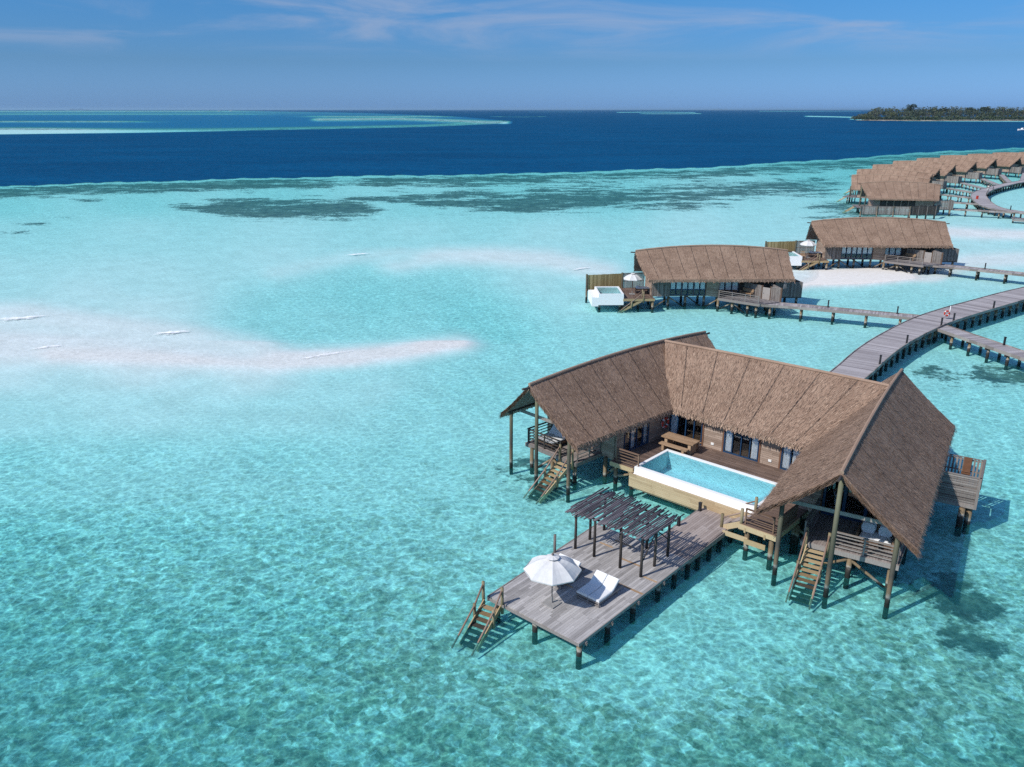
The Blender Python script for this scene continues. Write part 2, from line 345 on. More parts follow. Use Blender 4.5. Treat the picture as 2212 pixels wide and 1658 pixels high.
def water_mat():
    t = NT('sea_water'); p = t.pos(); x, y, z = t.xyz(p); d = t.attr('depth'); fl = t.comb(x, y, 0)
    # distance from the shore-side origin only sets how coarse the waves are (open sea carries bigger waves)
    wn = t.n('ShaderNodeVectorMath', operation='SCALE'); t.set(wn.inputs[0], t.noisec(fl, .7, 3)); wn.inputs['Scale'].default_value = 1.1
    wa = t.n('ShaderNodeVectorMath', operation='ADD'); t.set(wa.inputs[0], fl); t.set(wa.inputs[1], wn.outputs[0]); wv = wa.outputs[0]
    st = t.scale(wv, (1, 1.25, 1), rot=(0, 0, .5))
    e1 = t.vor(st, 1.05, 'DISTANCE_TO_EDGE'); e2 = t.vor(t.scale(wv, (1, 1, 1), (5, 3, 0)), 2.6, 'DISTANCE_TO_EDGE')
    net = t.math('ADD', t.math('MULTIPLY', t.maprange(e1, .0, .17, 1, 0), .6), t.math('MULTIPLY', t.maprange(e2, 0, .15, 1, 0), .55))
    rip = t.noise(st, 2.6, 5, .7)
    f = t.math('ADD', t.math('MULTIPLY', net, .5), t.math('ADD', t.math('MULTIPLY', t.maprange(rip, .3, .7), .38), t.math('MULTIPLY', t.maprange(t.noise(wv, .75, 3, .6), .32, .68), .12)))     # caustic pattern: light focused by ripples, painted into the transparent colour
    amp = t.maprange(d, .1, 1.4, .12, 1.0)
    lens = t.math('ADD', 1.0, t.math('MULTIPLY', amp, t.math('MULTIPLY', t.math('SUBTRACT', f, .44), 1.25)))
    deff = t.math('MULTIPLY', d, t.maprange(d, .2, 2.0, .12, 1.2, False))
    dred = t.math('DIVIDE', t.math('MULTIPLY', d, 1.3), t.math('ADD', 1.0, t.math('MULTIPLY', d, .5)))
    def ex(k): return t.math('EXPONENT', t.math('MULTIPLY', dred if k > .5 else deff, -k))
    cx = t.n('ShaderNodeCombineColor')
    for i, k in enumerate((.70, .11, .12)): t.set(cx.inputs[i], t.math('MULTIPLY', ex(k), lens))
    tr = t.n('ShaderNodeBsdfTransparent'); t.set(tr.inputs[0], cx.outputs[0])
    big = t.math('ADD', t.math('MULTIPLY', t.noise(t.scale(fl, (.4, 1, 1)), .02, 5, .65), .5), t.math('MULTIPLY', t.noise(t.scale(fl, (.7, 1, 1)), .25, 4, .7), .5))
    body = t.mix(t.maprange(d, 3.5, 9), t.mix(t.maprange(d, 1.2, 3.2), (.03,.29,.285), (.004,.16,.40)), t.mix(t.maprange(big, .38, .62), (.0005,.044,.118), (.0008,.066,.165)))
    df = t.n('ShaderNodeBsdfDiffuse'); t.set(df.inputs[0], body)
    sw = t.math('ADD', t.math('MULTIPLY', t.noise(t.scale(fl, (.5, 1, 1)), .09, 4, .62), 3.2), t.noise(t.scale(fl, (.6, 1, 1)), .45, 3, .6)); t.set(df.inputs['Normal'], t.bump(sw, .8, .9))
    m1 = t.n('ShaderNodeMixShader'); t.set(m1.inputs[0], t.maprange(t.math('SUBTRACT', 1.0, t.math('EXPONENT', t.math('MULTIPLY', d, -.13))), 0, .8, 0, 1, False))
    t.set(m1.inputs[1], tr.outputs[0]); t.set(m1.inputs[2], df.outputs[0])
    h = t.math('ADD', t.math('MULTIPLY', rip, .6), t.math('ADD', t.math('MULTIPLY', t.noise(st, 6.5, 3, .6), .22), t.math('MULTIPLY', t.noise(t.scale(fl, (1, 2.2, 1)), .45, 3, .6), 1.1)))
    nb = t.bump(h, .9, .16)
    gl = t.n('ShaderNodeBsdfGlossy'); gl.inputs['Roughness'].default_value = .12; gl.inputs[0].default_value = (.55,.9,1,1); t.set(gl.inputs['Normal'], nb)
    lw = t.n('ShaderNodeFresnel'); lw.inputs[0].default_value = 1.33; t.set(lw.inputs[1], nb)
    m2 = t.n('ShaderNodeMixShader'); t.set(m2.inputs[0], t.math('MINIMUM', lw.outputs[0], .075)); t.set(m2.inputs[1], m1.outputs[0]); t.set(m2.inputs[2], gl.outputs[0])
    return t.finish(m2.outputs[0])
def pool_water():
    t = NT('pool_water'); o = t.obj()
    wv = t.n('ShaderNodeVectorMath', operation='ADD'); t.set(wv.inputs[0], o); t.set(wv.inputs[1], t.noisec(o, 1.5, 2)); v = wv.outputs[0]
    rip = t.noise(v, 5., 3); net = t.maprange(t.vor(v, 3., 'DISTANCE_TO_EDGE'), 0, .2, 1, .9)  # net: caustic light lines painted into the pool water's colour
    c = t.mix(1.0, (.66,.92,.985), t.comb(net, net, net), 'MULTIPLY')
    tr = t.n('ShaderNodeBsdfTransparent'); t.set(tr.inputs[0], c)
    nb = t.bump(rip, .25, .04); gl = t.n('ShaderNodeBsdfGlossy'); gl.inputs['Roughness'].default_value = .05; t.set(gl.inputs['Normal'], nb)
    fr = t.n('ShaderNodeFresnel'); fr.inputs[0].default_value = 1.33; t.set(fr.inputs[1], nb)
    m = t.n('ShaderNodeMixShader'); t.set(m.inputs[0], fr.outputs[0]); t.set(m.inputs[1], tr.outputs[0]); t.set(m.inputs[2], gl.outputs[0])
    return t.finish(m.outputs[0])
M['pool_water'] = pool_water()
M['pool_tile'] = plain('pool_tile', (.60,.82,.86), .4, .4, .1, 14.)
def foam_mat():
    t = NT('foam'); o = t.obj(); nz = t.noise(t.scale(o, (.7, 1.6, 1)), 1.4, 6, .72)
    b = t.n('ShaderNodeBsdfDiffuse'); b.inputs[0].default_value = (.82,.84,.85,1); tr = t.n('ShaderNodeBsdfTransparent')
    m = t.n('ShaderNodeMixShader'); t.set(m.inputs[0], t.maprange(t.math('ADD', nz, t.math('MULTIPLY', t.attr('tone'), .34)), .55, .86)); t.set(m.inputs[1], tr.outputs[0]); t.set(m.inputs[2], b.outputs[0])
    return t.finish(m.outputs[0])
M['foam'] = foam_mat()
def leaf(name, a, b):
    t = NT(name); p = t.pos(); f = t.math('ADD', t.math('MULTIPLY', t.attr('tone'), .6), t.math('MULTIPLY', t.noise(p, .06, 3), .5))
    t.bsdf(t.mix(t.maprange(f, .25, .9), a, b), .7, None, .15); return t.mat
M['leaf'] = leaf('foliage', (.028,.044,.03), (.085,.11,.065)); M['leaf_light'] = leaf('light_foliage', (.05,.07,.03), (.10,.12,.055))
M['palm'] = leaf('palm_foliage', (.038,.054,.036), (.115,.13,.08)); M['trunk'] = plain('trunk', (.12,.10,.08), .9)

# ------------------------------------------------------------------ seabed and water
def seg_dist(U, V, pts, vy=1.0):
    d = np.full(U.shape, 1e9)
    for (a, b), (c, e) in zip(pts[:-1], pts[1:]):
        b, e = b*vy, e*vy; dx, dy = c-a, e-b; L = dx*dx+dy*dy+1e-9
        t = np.clip(((U-a)*dx+(V*vy-b)*dy)/L, 0, 1); d = np.minimum(d, np.hypot(U-a-t*dx, V*vy-b-t*dy))
    return d
def sstep(x, a, b):
    t = np.clip((x-a)/(b-a), 0, 1); return t*t*(3-2*t)
DEPTH = [(0,1650,1.75),(300,1650,1.65),(600,1650,1.5),(900,1650,1.4),(1200,1650,1.25),(1600,1650,1.25),(2150,1650,1.35),(0,1400,1.65),(300,1400,1.5),(600,1350,1.35),
 (900,1350,1.0),(1150,1500,1.0),(1500,1500,.95),(2000,1500,1.0),(0,1200,1.25),(300,1200,1.05),(600,1200,.98),(900,1200,.85),(1050,1150,.78),(0,1000,.75),(300,1000,.66),
 (600,1000,.7),(900,1000,.68),(0,900,.42),(300,880,.36),(600,880,.44),(900,880,.6),(1050,850,.68),(0,800,.2),(300,800,.17),(550,815,.22),(800,840,.42),(1100,750,.66),
 (1300,720,.58),(1250,640,.42),(1150,600,.36),(1500,700,.55),(1700,720,.55),(2100,900,.72),(2000,760,.62),(2150,720,.66),(1900,700,.52),(2150,1100,.9),(2100,1300,1.0),
 (1750,1250,.95),(1400,1200,.8),(1300,1000,.78),(1750,540,.3),(2150,560,.28),(2100,510,.27),(2150,430,.45),(2180,460,.4),(0,600,.38),(300,600,.34),(600,560,.36),(900,600,.45),(800,650,.52),
 (700,690,.4),(1000,680,.58),(900,700,.42),(300,680,.22),(0,700,.18),(200,650,.27),(0,500,.52),(300,500,.45),(600,500,.43),(900,500,.46),(1200,520,.40),(1500,500,.36),
 (1700,480,.42),(0,440,.85),(300,430,.8),(900,440,.7),(600,410,.85),(1300,400,.85),(1700,430,.5),(1750,370,1.05),(1900,345,1.3),(1100,385,.9),(2212,330,1.5)]
def sea_fields(X, Y):
    """water depth, reef cover and rubble cover over the lagoon (worked out on the survey photograph's own grid)"""
    dep = np.maximum(Y*CP + H*SP, 3.0); U = 1106 + F*X/dep; V = 829 - F*(Y*SP - H*CP)/dep
    num = np.zeros_like(U); den = np.zeros_like(U); Vc = np.clip(V, 0, 1800)
    for u, v, d in DEPTH:
        q = ((U-u)/1.6)**2 + (Vc-v)**2*1.6; w = 1/(q+900)**1.6; num += w*d; den += w
    D = num/den
    # sand bars coming up to the surface
    def bar(pts, core, soft, z, vy=2.2):
        nonlocal D
        k = 1-sstep(seg_dist(U, V, pts, vy), core, soft); D = D*(1-k) + z*k
    bar([(-300,748),(0,746),(300,752),(520,765)], 30, 150, .05)
    bar([(120,765),(420,775),(600,776),(760,772)], 6, 60, .02)
    bar([(985,739),(940,745),(860,760),(740,772),(600,780)], 15, 85, .025); bar([(985,739),(955,744),(915,750)], 5, 40, .012)
    bar([(-200,690),(60,680),(200,700),(330,720),(520,745)], 14, 100, .09)
    bar([(860,570),(950,555),(1060,553),(1180,560),(1300,585)], 8, 85, .11)
    bar([(600,590),(760,555),(860,550)], 3, 60, .25)
    bar([(1660,620),(1740,600),(1850,598),(1960,588),(2010,586)], 26, 60, -.04, 2.0)
    bar([(1600,600),(1720,592)], 10, 80, .06)
    bar([(2030,500),(2120,505),(2260,508)], 8, 45, .04)
    bar([(2010,590),(2090,565),(2180,560),(2300,556)], 10, 60, .08)
    # turquoise pocket behind the bar
    k = 1-sstep(seg_dist(U, V, [(640,690),(760,660),(900,655),(980,690)], 2), 60, 260); D = D+(.22)*k*(V < 735)
    # drop-off into the channel
    eu = [-900,0,400,700,1100,1500,1800,1900,2050,2212,3100]; ev = [418,401,389,381,375,362,344,336,326,318,290]
    E = np.interp(U, eu, ev); wob = .9*np.sin(U/47.)+.8*np.sin(U/11.+1)+.3*np.sin(U/5.3)
    drop = 1-sstep(V-(E+wob), -.5, .5)
    D = D*(1-drop) + 14*drop
    D = D + np.where(V < E+26, .35*sstep(E+26-V, 0, 26), 0)*(1-drop)
    # the reefs across the channel
    tu = [-900,0,300,600,900,1000,1060,1115]; tv = [296,291.5,288,282,276,272,269,262]
    T = np.interp(U, tu, tv, right=0)
    top = np.interp(U, [-900,500,800,1000,1115], [238.6,238.8,244,252,262]); inside = sstep(T-V, -.6, 1.2)*sstep(V-top, -.5, 1.0)*(V < 300)
    far = 4.6 + 0*V - 2.2*(1-sstep(V, 239, 255)) - 2.4*sstep(V, 272, 281)
    rim = 1-sstep(np.abs(V-(T-3.2-4.5*sstep(450-U, 0, 450))), 1.5+4*sstep(420-U, 0, 420), 5.5+5*sstep(420-U, 0, 420)); far = far*(1-rim)+(.3+1.1*sstep(U, 120, 620))*rim
    for a, b, v0, w, z in [(-400,560,241.2,.7,.55),(40,900,240.3,.4,.8),(600,1080,252,1.2,.6),(-400,640,247,.8,1.0),(860,1060,249.6,.7,.5),(-300,400,263,1.4,.5)]:
        k = (1-sstep(np.abs(V-v0), w*.6, w*1.8))*sstep(U, a, a+120)*sstep(-U, -b, -b+160); far = far*(1-k)+z*k
    D = D*(1-inside)+far*inside
    tail = (1-sstep(seg_dist(U, V, [(690,258.5),(860,257),(1000,262),(1090,265.5)], 5), 6, 30))*(V < 270); D = D*(1-tail)+.38*tail
    for pts, w, z in [([(1335,243.2),(1420,242.6),(1500,243.5)], 4, .7), ([(1385,246),(1450,246.3),(1512,245.8)], 4, .55), ([(1140,242.5),(1260,242.2)], 2, 1.3), ([(1745,251.5),(1800,252.5),(1860,254)], 8, .6), ([(1640,241),(1860,240.6)], 3, 1.5),
                      ([(1840,257.5),(1880,260),(1960,261.5),(2212,262.3),(2300,262.5)], 7, .5), ([(1180,252),(1130,253),(1060,252)], 3, 1.0)]:
        k = 1-sstep(seg_dist(U, V, pts, 6), w*.6, w*2.2); D = np.where(V < 275, D*(1-k)+z*k, D)
    # reef cover
    reef = np.zeros_like(U)
    def patch(pts, core, soft, a, vy=4):
        nonlocal reef
        reef = np.maximum(reef, .8*a*(1-sstep(seg_dist(U, V, pts, vy), core*.7, soft*1.25)))
    patch([(500,447),(600,450),(690,445),(735,448)], 46, 105, 1.15); patch([(420,443),(480,446)], 6, 60, .75); patch([(740,432),(850,426),(950,424)], 12, 60, .8)
    patch([(990,430),(1100,437),(1230,431),(1310,424)], 36, 110, 1.1); patch([(1330,420),(1450,415),(1600,408),(1760,400)], 34, 110, .82); patch([(1340,441),(1420,442),(1540,440)], 14, 60, .75); patch([(1160,414),(1290,404)], 10, 70, .7)
    edge = (1-sstep(np.abs(V-(E+13)), 5, 19))*.8*(1-.55*np.exp(-((U-757)/38.)**2))*np.where(U > 1150, .8, 1); reef = np.maximum(reef, edge*sstep(V-E-wob, 1.5, 5))
    for u, v, r in [(60,480,22),(30,497,24),(120,466,18),(560,408,30),(400,412,20),(700,400,26),(180,430,30)]: patch([(u-r,v),(u+r,v)], 3, 26, .68, 6)
    patch([(1800,440),(1880,455)], 10, 90, .75); patch([(1760,470),(1830,462)], 4, 50, .62)
    patch([(1080,1012),(1150,1022),(1190,1040)], 14, 70, 0.90, 2); patch([(1120,990),(1180,985)], 4, 40, 0.79, 2); patch([(2010,790),(2060,810)], 6, 44, 0.82, 2); patch([(2120,800),(2190,812)], 8, 54, 0.84, 2)
    patch([(2010,1245),(2060,1275),(2110,1300)], 10, 80, 0.82, 2); patch([(1850,1310),(1950,1330)], 4, 44, 0.73, 2); patch([(2060,1340),(2140,1380)], 8, 54, 0.79, 2)
    reef = np.maximum(reef, .55*inside*(D < 1.6)*(V < 281))
    # rubble cover
    rub = .34*sstep(V, 880, 1250) + .24*sstep(V, 1200, 1560)*(.45+.55*sstep(U, 250, 800)) + .2
    rub = rub*sstep(D, .15, .7)
    rub = rub*(1-.5*(1-sstep(np.hypot((U-1450)/1.3, V-1260), 100, 400))) + .12*sstep(V, 1380, 1560)*sstep(U, 1100, 1400)
    return D, reef, rub, 1-sstep(np.abs(V-E-4), 16, 34)
def sea():
    vs = np.concatenate([[237.22,237.5,237.8,238.2,238.8], np.arange(239.4, 300, .6), np.arange(300, 430, 1.2), np.arange(431, 760, 2.5), np.arange(762, 1760, 5)])
    y = np.array([at(1106, v).y for v in vs]); y = np.concatenate([y, [18, 12, 4, -10, -40, -120]])
    us = np.concatenate([np.arange(-1300, -200, 60), np.arange(-200, 2420, 7), np.arange(2420, 3600, 60)])
    dep = np.maximum(y*CP + H*SP, 24.0)
    X = (us[None, :]-1106)/F*dep[:, None]; Y = np.repeat(y[:, None], len(us), 1)
    D, reef, rub, crest = sea_fields(X, Y); nr, nc = X.shape
    idx = np.arange(nr*nc).reshape(nr, nc); q = np.stack([idx[:-1,:-1], idx[:-1,1:], idx[1:,1:], idx[1:,:-1]], -1).reshape(-1, 4)[:, ::-1]
    def sheet(name, Z, attrs, mat):
        me = bpy.data.meshes.new(name); me.vertices.add(nr*nc); me.vertices.foreach_set('co', np.stack([X, Y, Z], -1).astype(np.float32).ravel())
        me.loops.add(q.size); me.loops.foreach_set('vertex_index', q.ravel().astype(np.int32))
        me.polygons.add(len(q)); me.polygons.foreach_set('loop_start', np.arange(0, q.size, 4, dtype=np.int32)); me.polygons.foreach_set('use_smooth', np.ones(len(q), bool))
        me.update(calc_edges=True)
        for k, a in attrs.items(): t = me.attributes.new(k, 'FLOAT', 'POINT'); t.data.foreach_set('value', a.astype(np.float32).ravel())
        me.materials.append(mat); o = bpy.data.objects.new(name, me); link(o); o['kind'] = 'structure'; return o
    Z = -np.minimum(np.where(D > 0, D*.6, D) + .05*sstep(D, 0, .12), 1.5)
    Z = Z + crest*np.maximum(-Z-.15, 0)
    sheet('seabed', Z, {'reef': reef, 'rubble': rub}, seabed_mat())
    sheet('water', np.zeros_like(Z), {'depth': np.maximum(D, 0)}, water_mat())
sea()

# ------------------------------------------------------------------ shared building pieces
def wing(x, r, z): return (x, -r, z)          # along the wing, to its right, up
def roof(parent, Mw, ridge, eaves, dens, seams=9, name='thatched_roof', poles=(True, True), fringe=True, gable=(True, True), thick=.32):
    """thatched roof between a ridge line and two eave lines. ridge = (p0, p1, arch); eaves = [(p0, p1), ...] in wing space.
    Strands of leaf lie down the slopes and hang from the edges."""
    mb = MB(); N = 20; K = 6
    r0, r1, arch = ridge; r0 = Vector(wing(*r0)); r1 = Vector(wing(*r1))
    def rp(t): p = r0.lerp(r1, t); p.z += arch*4*t*(1-t); return p
    for (e0, e1) in eaves:
        e0 = Vector(wing(*e0)); e1 = Vector(wing(*e1))
        def sp(t, q):
            p = rp(t).lerp(e0.lerp(e1, t), q); p.z -= .10*math.sin(math.pi*q); return p
        side = 1 if (e0-r0).cross(r1-r0).z > 0 else -1
        nrm = (sp(.5, 1)-sp(.5, 0)).cross(sp(.6, .5)-sp(.4, .5)).normalized(); nrm = nrm if nrm.z > 0 else -nrm
        base = len(mb.v); dn = Vector((0, 0, -thick))
        for lay in (0, 1):
            for i in range(N+1):
                for j in range(K+1): mb.v.append(tuple(sp(i/N, j/K) + dn*lay))
        n1 = (N+1)*(K+1); ix = lambda i, j, l=0: base + l*n1 + i*(K+1)+j
        def q4(a, b, c, d, m=0, flip=False):
            f = (a, b, c, d); mb.f.append(f[::-1] if flip else f); mb.m.append(m); mb.t.append(rnd.uniform(.2, .42))
        for i in range(N):
            for j in range(K):
                q4(ix(i,j), ix(i,j+1), ix(i+1,j+1), ix(i+1,j), 0, side < 0); q4(ix(i,j,1), ix(i+1,j,1), ix(i+1,j+1,1), ix(i,j+1,1), 2, side < 0)
            q4(ix(i,K), ix(i,K,1), ix(i+1,K,1), ix(i+1,K), 0, side < 0)
        for j in range(K):
            q4(ix(0,j), ix(0,j,1), ix(0,j+1,1), ix(0,j+1), 0, side < 0); q4(ix(N,j), ix(N,j+1), ix(N,j+1,1), ix(N,j,1), 0, side < 0)
        L = (r1-r0).length; W = (sp(.5, 1)-sp(.5, 0)).length
        def strand(p, d, ln, w, acr, tone):
            a = acr*w/2; q = p + d*ln; mb.face([p-a, p+a, q+a*.35, q-a*.35], 0, tone)
        for _ in range(int(L*W*dens)):
            t, q = rnd.random(), rnd.random()**.95
            p = sp(t, q); d = (sp(t, min(q+.02, 1.02))-p).normalized(); acr = d.cross(nrm).normalized()
            d2 = (d + acr*rnd.gauss(0, .13) + nrm*rnd.uniform(.02, .13)).normalized()
            strand(p + nrm*rnd.uniform(.0, .03), d2, rnd.uniform(.13, .3), rnd.uniform(.02, .042), acr, rnd.random())
        if fringe:
            for _ in range(int(L*dens*3.6)):
                t = rnd.random(); p = sp(t, 1 - rnd.uniform(0, .12)); d = (sp(t, 1)-sp(t, .95)).normalized(); acr = d.cross(nrm).normalized()
                dd = (d*rnd.uniform(.2, .8) + Vector((0, 0, -1))*rnd.uniform(.4, .9) + acr*rnd.gauss(0, .13) + nrm*rnd.uniform(0, .3)).normalized()
                strand(p + Vector((0, 0, -rnd.uniform(0, .3))), dd, rnd.uniform(.12, .24), rnd.uniform(.035, .07), acr, rnd.uniform(.2, 1.1))
            for t0, on in ((0, gable[0]), (1, gable[1])):
                if not on: continue
                for _ in range(int(W*dens*1.1)):
                    q = rnd.random(); p = sp(t0, q) + dn*rnd.random(); d = (sp(t0, min(q+.02, 1))-sp(t0, max(q-.02, 0))).normalized()
                    out = (r0-r1).normalized()*(1 if t0 == 0 else -1); dd = (d + out*rnd.uniform(0, .5) + Vector((0, 0, rnd.uniform(-.3, .1)))).normalized()
                    strand(p, dd, rnd.uniform(.2, .42), rnd.uniform(.03, .06), out, rnd.uniform(.2, 1))
        for k in range(seams):                                  # dark battens tied over the thatch
            t = (k+.75)/(seams+.5)
            for j in range(10):
                a, b = sp(t, .01+j*.095), sp(t, .01+(j+1)*.095); lift = nrm*.075
                acr = (r1-r0).normalized()*.013; mb.face([a+lift-acr, b+lift-acr, b+lift+acr, a+lift+acr], 1, .5)
    # rolled ridge
    pts = [rp(t/14) + Vector((0, 0, .02)) for t in range(15)]; mb.tube(pts, .1, 8, 0, .55)
    o = part(name, mb, [M['thatch'], M['seam'], M['grey_wood']], parent, Mw)
    for k, (a, b) in enumerate(((r0, r1), (r1, r0))):
        if poles[k]:
            d = (a-b).normalized(); pm = MB(); pm.tube([a - d*.6 + Vector((0,0,-.2)), a + d*.55 + Vector((0,0,-.16))], .07, 8)
            part('ridge_pole', pm, M['dark_wood'], o, Mw)
    return o
def pile(parent, Mw, x, r, z1, z0=-1.6, rad=.13, name='pile', mat='pile'):
    mb = MB(); mb.tube([wing(x, r, z0), wing(x+rnd.uniform(-.02,.02), r, (z0+z1)/2), wing(x, r, z1)], [rad*1.06, rad, rad*.96], 9)
    return part(name, mb, M[mat], parent, Mw, True)
def brace(parent, Mw, p, q, rad=.075):
    mb = MB(); mb.tube([wing(*p), wing(*q)], rad, 8); return part('brace', mb, M['pile'], parent, Mw, True)
def railing(parent, Mw, p, q, h, n=4, posts=None, mat='grey_wood', cap=.13, toe=True):
    """deck railing: flat top rail, thin rails, posts"""
    p = Vector(wing(*p)); q = Vector(wing(*q)); mb = MB(); up = Vector((0, 0, 1))
    mb.beam(p+up*h, q+up*h, cap, .045)
    for k in range(n): z = h*(k+.7)/(n+.6); mb.beam(p+up*z, q+up*z, .035, .05)
    o = part('railing', mb, M[mat], parent, Mw)
    np_ = posts or max(2, int((q-p).length/1.4)+1)
    for k in range(np_):
        a = p.lerp(q, (k+.02)/(np_-1+.04)); pm = MB(); pm.beam(a, a+up*(h-.024), .07, .07); part('rail_post', pm, M[mat], o, Mw)
    return o
def stairs(parent, Mw, top, bot, w, steps, rails=True, under=.5, posts=(1.0, .55), rail_end=1.05, postmat='post_wood'):
    """open-tread timber stair going down into the water, with log handrails. top/bot = centre of first/last tread (wing space)"""
    a = Vector(wing(*top)); b = Vector(wing(*bot)); d = (b-a); h = Vector((d.x, d.y, 0)).normalized(); sd = Vector((-h.y, h.x, 0))*w/2; e = b + d*under/max(.01, abs(d.z))
    mb = MB()
    for s in (-1, 1): mb.beam(a + sd*s - h*.12, e + sd*s, .05, .25)
    o = part('stair', mb, M['new_wood'], parent, Mw)
    tot = int(steps*(e-a).length/(b-a).length)
    for k in range(tot):
        c = a.lerp(e, (k+.6)/tot); t = MB(); q = sd*.96
        t.beam(c - q, c + q, .25, .045); part('tread', t, M['pile_tread'], o, Mw)
    if rails:
        for s in (-1, 1):
            p0 = a + sd*s*1.12 - h*.1; p1 = a.lerp(b, .62) + sd*s*1.12; p2 = a.lerp(b, rail_end) + sd*s*1.15; p2.z = -.35
            for p, hh in ((p0, posts[0]), (p1, posts[1])):
                t = MB(); t.tube([p + Vector((0,0,-.35)), p + Vector((0,0,hh))], .075, 9); part('rail_post', t, M[postmat], o, Mw, True)
            t = MB(); t.tube([p0 + Vector((0,0,posts[0]-.1)), p1 + Vector((0,0,posts[1]-.08)), p2 + h*.25], .045, 8); part('handrail', t, M['rail_pole'], o, Mw, True)
    return o
def slats(mb, p, q, z0, z1, w=.09, gap=.035, d=.04, m=0, frame=True):
    """upright slats between two ground points with rails behind"""
    p = Vector(wing(*p, 0)); q = Vector(wing(*q, 0)); L = (q-p).length; u = (q-p)/L; n = int(L/(w+gap)); a = math.atan2(u.y, u.x)
    for k in range(n):
        c = p + u*((k+.5)*L/n); mb.beam(c + Vector((0,0,z0)), c + Vector((0,0,z1-rnd.uniform(0,.03))), d, w, m) if False else mb.hexa(
            [tuple(c + u*(sx*w/2) + Vector((-u.y, u.x, 0))*(sy*d/2) + Vector((0,0,z))) for z in (z0, z1-rnd.uniform(0, .03)) for sx, sy in ((-1,-1),(1,-1),(1,1),(-1,1))], m)
    if frame:
        nrm = Vector((-u.y, u.x, 0))*(d/2+.02)
        for z in (z0+.12, (z0+z1)/2, z1-.12): mb.beam(p+nrm+Vector((0,0,z)), q+nrm+Vector((0,0,z)), .04, .07, m)
        mb.beam(p+Vector((0,0,z1+.012)), q+Vector((0,0,z1+.012)), .1, .03, m)
def glazed(parent, Mw, p, q, z0, z1, leaves=4, curtains=(0, 3), name='sliding_door', bar=.09, sill=None, depth=.06, blind=None):
    """blue framed glass doors or windows between two ground points, curtains hung just inside"""
    p = Vector(wing(*p, 0)); q = Vector(wing(*q, 0)); u = (q-p).normalized(); L = (q-p).length; inn = Vector((-u.y, u.x, 0)); Z = lambda z: Vector((0,0,z))
    mb = MB(); h = bar/2
    for z in (z0+h, z1-h): mb.beam(p+Z(z), q+Z(z), depth, bar)
    for k in range(leaves+1): c = p.lerp(q, k/leaves); c = c + u*(h if k == 0 else -h if k == leaves else 0); mb.beam(c+Z(z0+bar), c+Z(z1-bar), bar*(1.25 if 0 < k < leaves else 1), depth*1.08)
    if sill: mb.beam(p+u*bar+Z(sill), q-u*bar+Z(sill), depth*.9, bar)
    o = part(name, mb, M['blue'], parent, Mw)
    for k in range(leaves):
        a = p.lerp(q, k/leaves) + u*bar; b = p.lerp(q, (k+1)/leaves) - u*bar; g = MB()
        g.hexa([tuple(v) for z in (z0+bar, z1-bar) for v in (a+Z(z)-inn*.004, b+Z(z)-inn*.004, b+Z(z)+inn*.004, a+Z(z)+inn*.004)]); part('glass', g, M['glass'], o, Mw)
        if k in curtains or blind:
            c = MB(); n = 9; zt = z1-.1; zb = z0+.1 if not blind else blind; prev = None
            for j in range(n+1):
                s = a.lerp(b, j/n) + inn*(.05+.035*(j % 2) if not blind else .03); s2 = [s+Z(zb), s+Z(zt)]
                if prev: c.face([prev[0], s2[0], s2[1], prev[1]])
                prev = s2
            part('curtain' if not blind else 'blind', c, M['curtain'], o, Mw)
    return o
M['pile_tread'] = M['new_wood']; M['rail_pole'] = timber('handrail_pole', ((.14,.085,.06), (.25,.165,.125), (.36,.26,.21)))
def tread_mat():
    t = NT('stair_tread'); p = t.pos(); x, y, z = t.xyz(p); n1 = t.noise(t.scale(p, (5, 5, 5)), 2., 4)
    h = t.math('ADD', z, t.math('MULTIPLY', t.math('SUBTRACT', n1, .5), .2))
    c = t.ramp(t.maprange(h, -.1, 1.1, smooth=False), [(0, (.03,.032,.028)), (.2, (.06,.05,.038)), (.38, (.19,.125,.065)), (.6, (.36,.27,.155)), (1, (.42,.32,.19))])
    t.bsdf(c, .75, t.bump(n1, .2, .02), .2); return t.mat
M['pile_tread'] = tread_mat()
def lifebuoy(M0, label, group=None, r=.31):
    root = thing('lifebuoy', label, 'lifebuoy', M0, group)
    mb = MB(); n = 28; pts = [(math.cos(2*math.pi*k/n)*r, 0, math.sin(2*math.pi*k/n)*r) for k in range(n+1)]; mb.tube(pts, .085, 10, 0, .5, False); part('ring', mb, M['red'], root, M0, True)
    for k in range(4):
        b = MB(); a0 = math.pi/4 + k*math.pi/2; b.tube([(math.cos(a0+t*.05)*r, 0, math.sin(a0+t*.05)*r) for t in (-3,-2,-1,0,1,2,3)], .092, 10, 0, .5); part('band', b, M['fabric'], root, M0, True)
    rp = MB(); rp.tube([(math.cos(2*math.pi*k/32)*(r+.1+.02*math.cos(8*math.pi*k/32)), 0, math.sin(2*math.pi*k/32)*(r+.1+.02*math.cos(8*math.pi*k/32))) for k in range(33)], .012, 5, 0, .5, False); part('grab_rope', rp, M['rope'], root, M0)
    return root
def bollard(M0, label, group, h=.5, name='bollard'):
    mb = MB(); mb.box(-.07, .07, -.07, .07, -.02, h-.05); mb.box(-.085, .085, -.085, .085, h-.05, h); mb.box(-.1, .1, -.1, .1, -.02, .02)
    o = part(name, mb, M['black_post'], None, M0); return tag(o, label, 'bollard', group)
M['black_post'] = plain('dark_bollard', (.022,.022,.026), .6, .3)
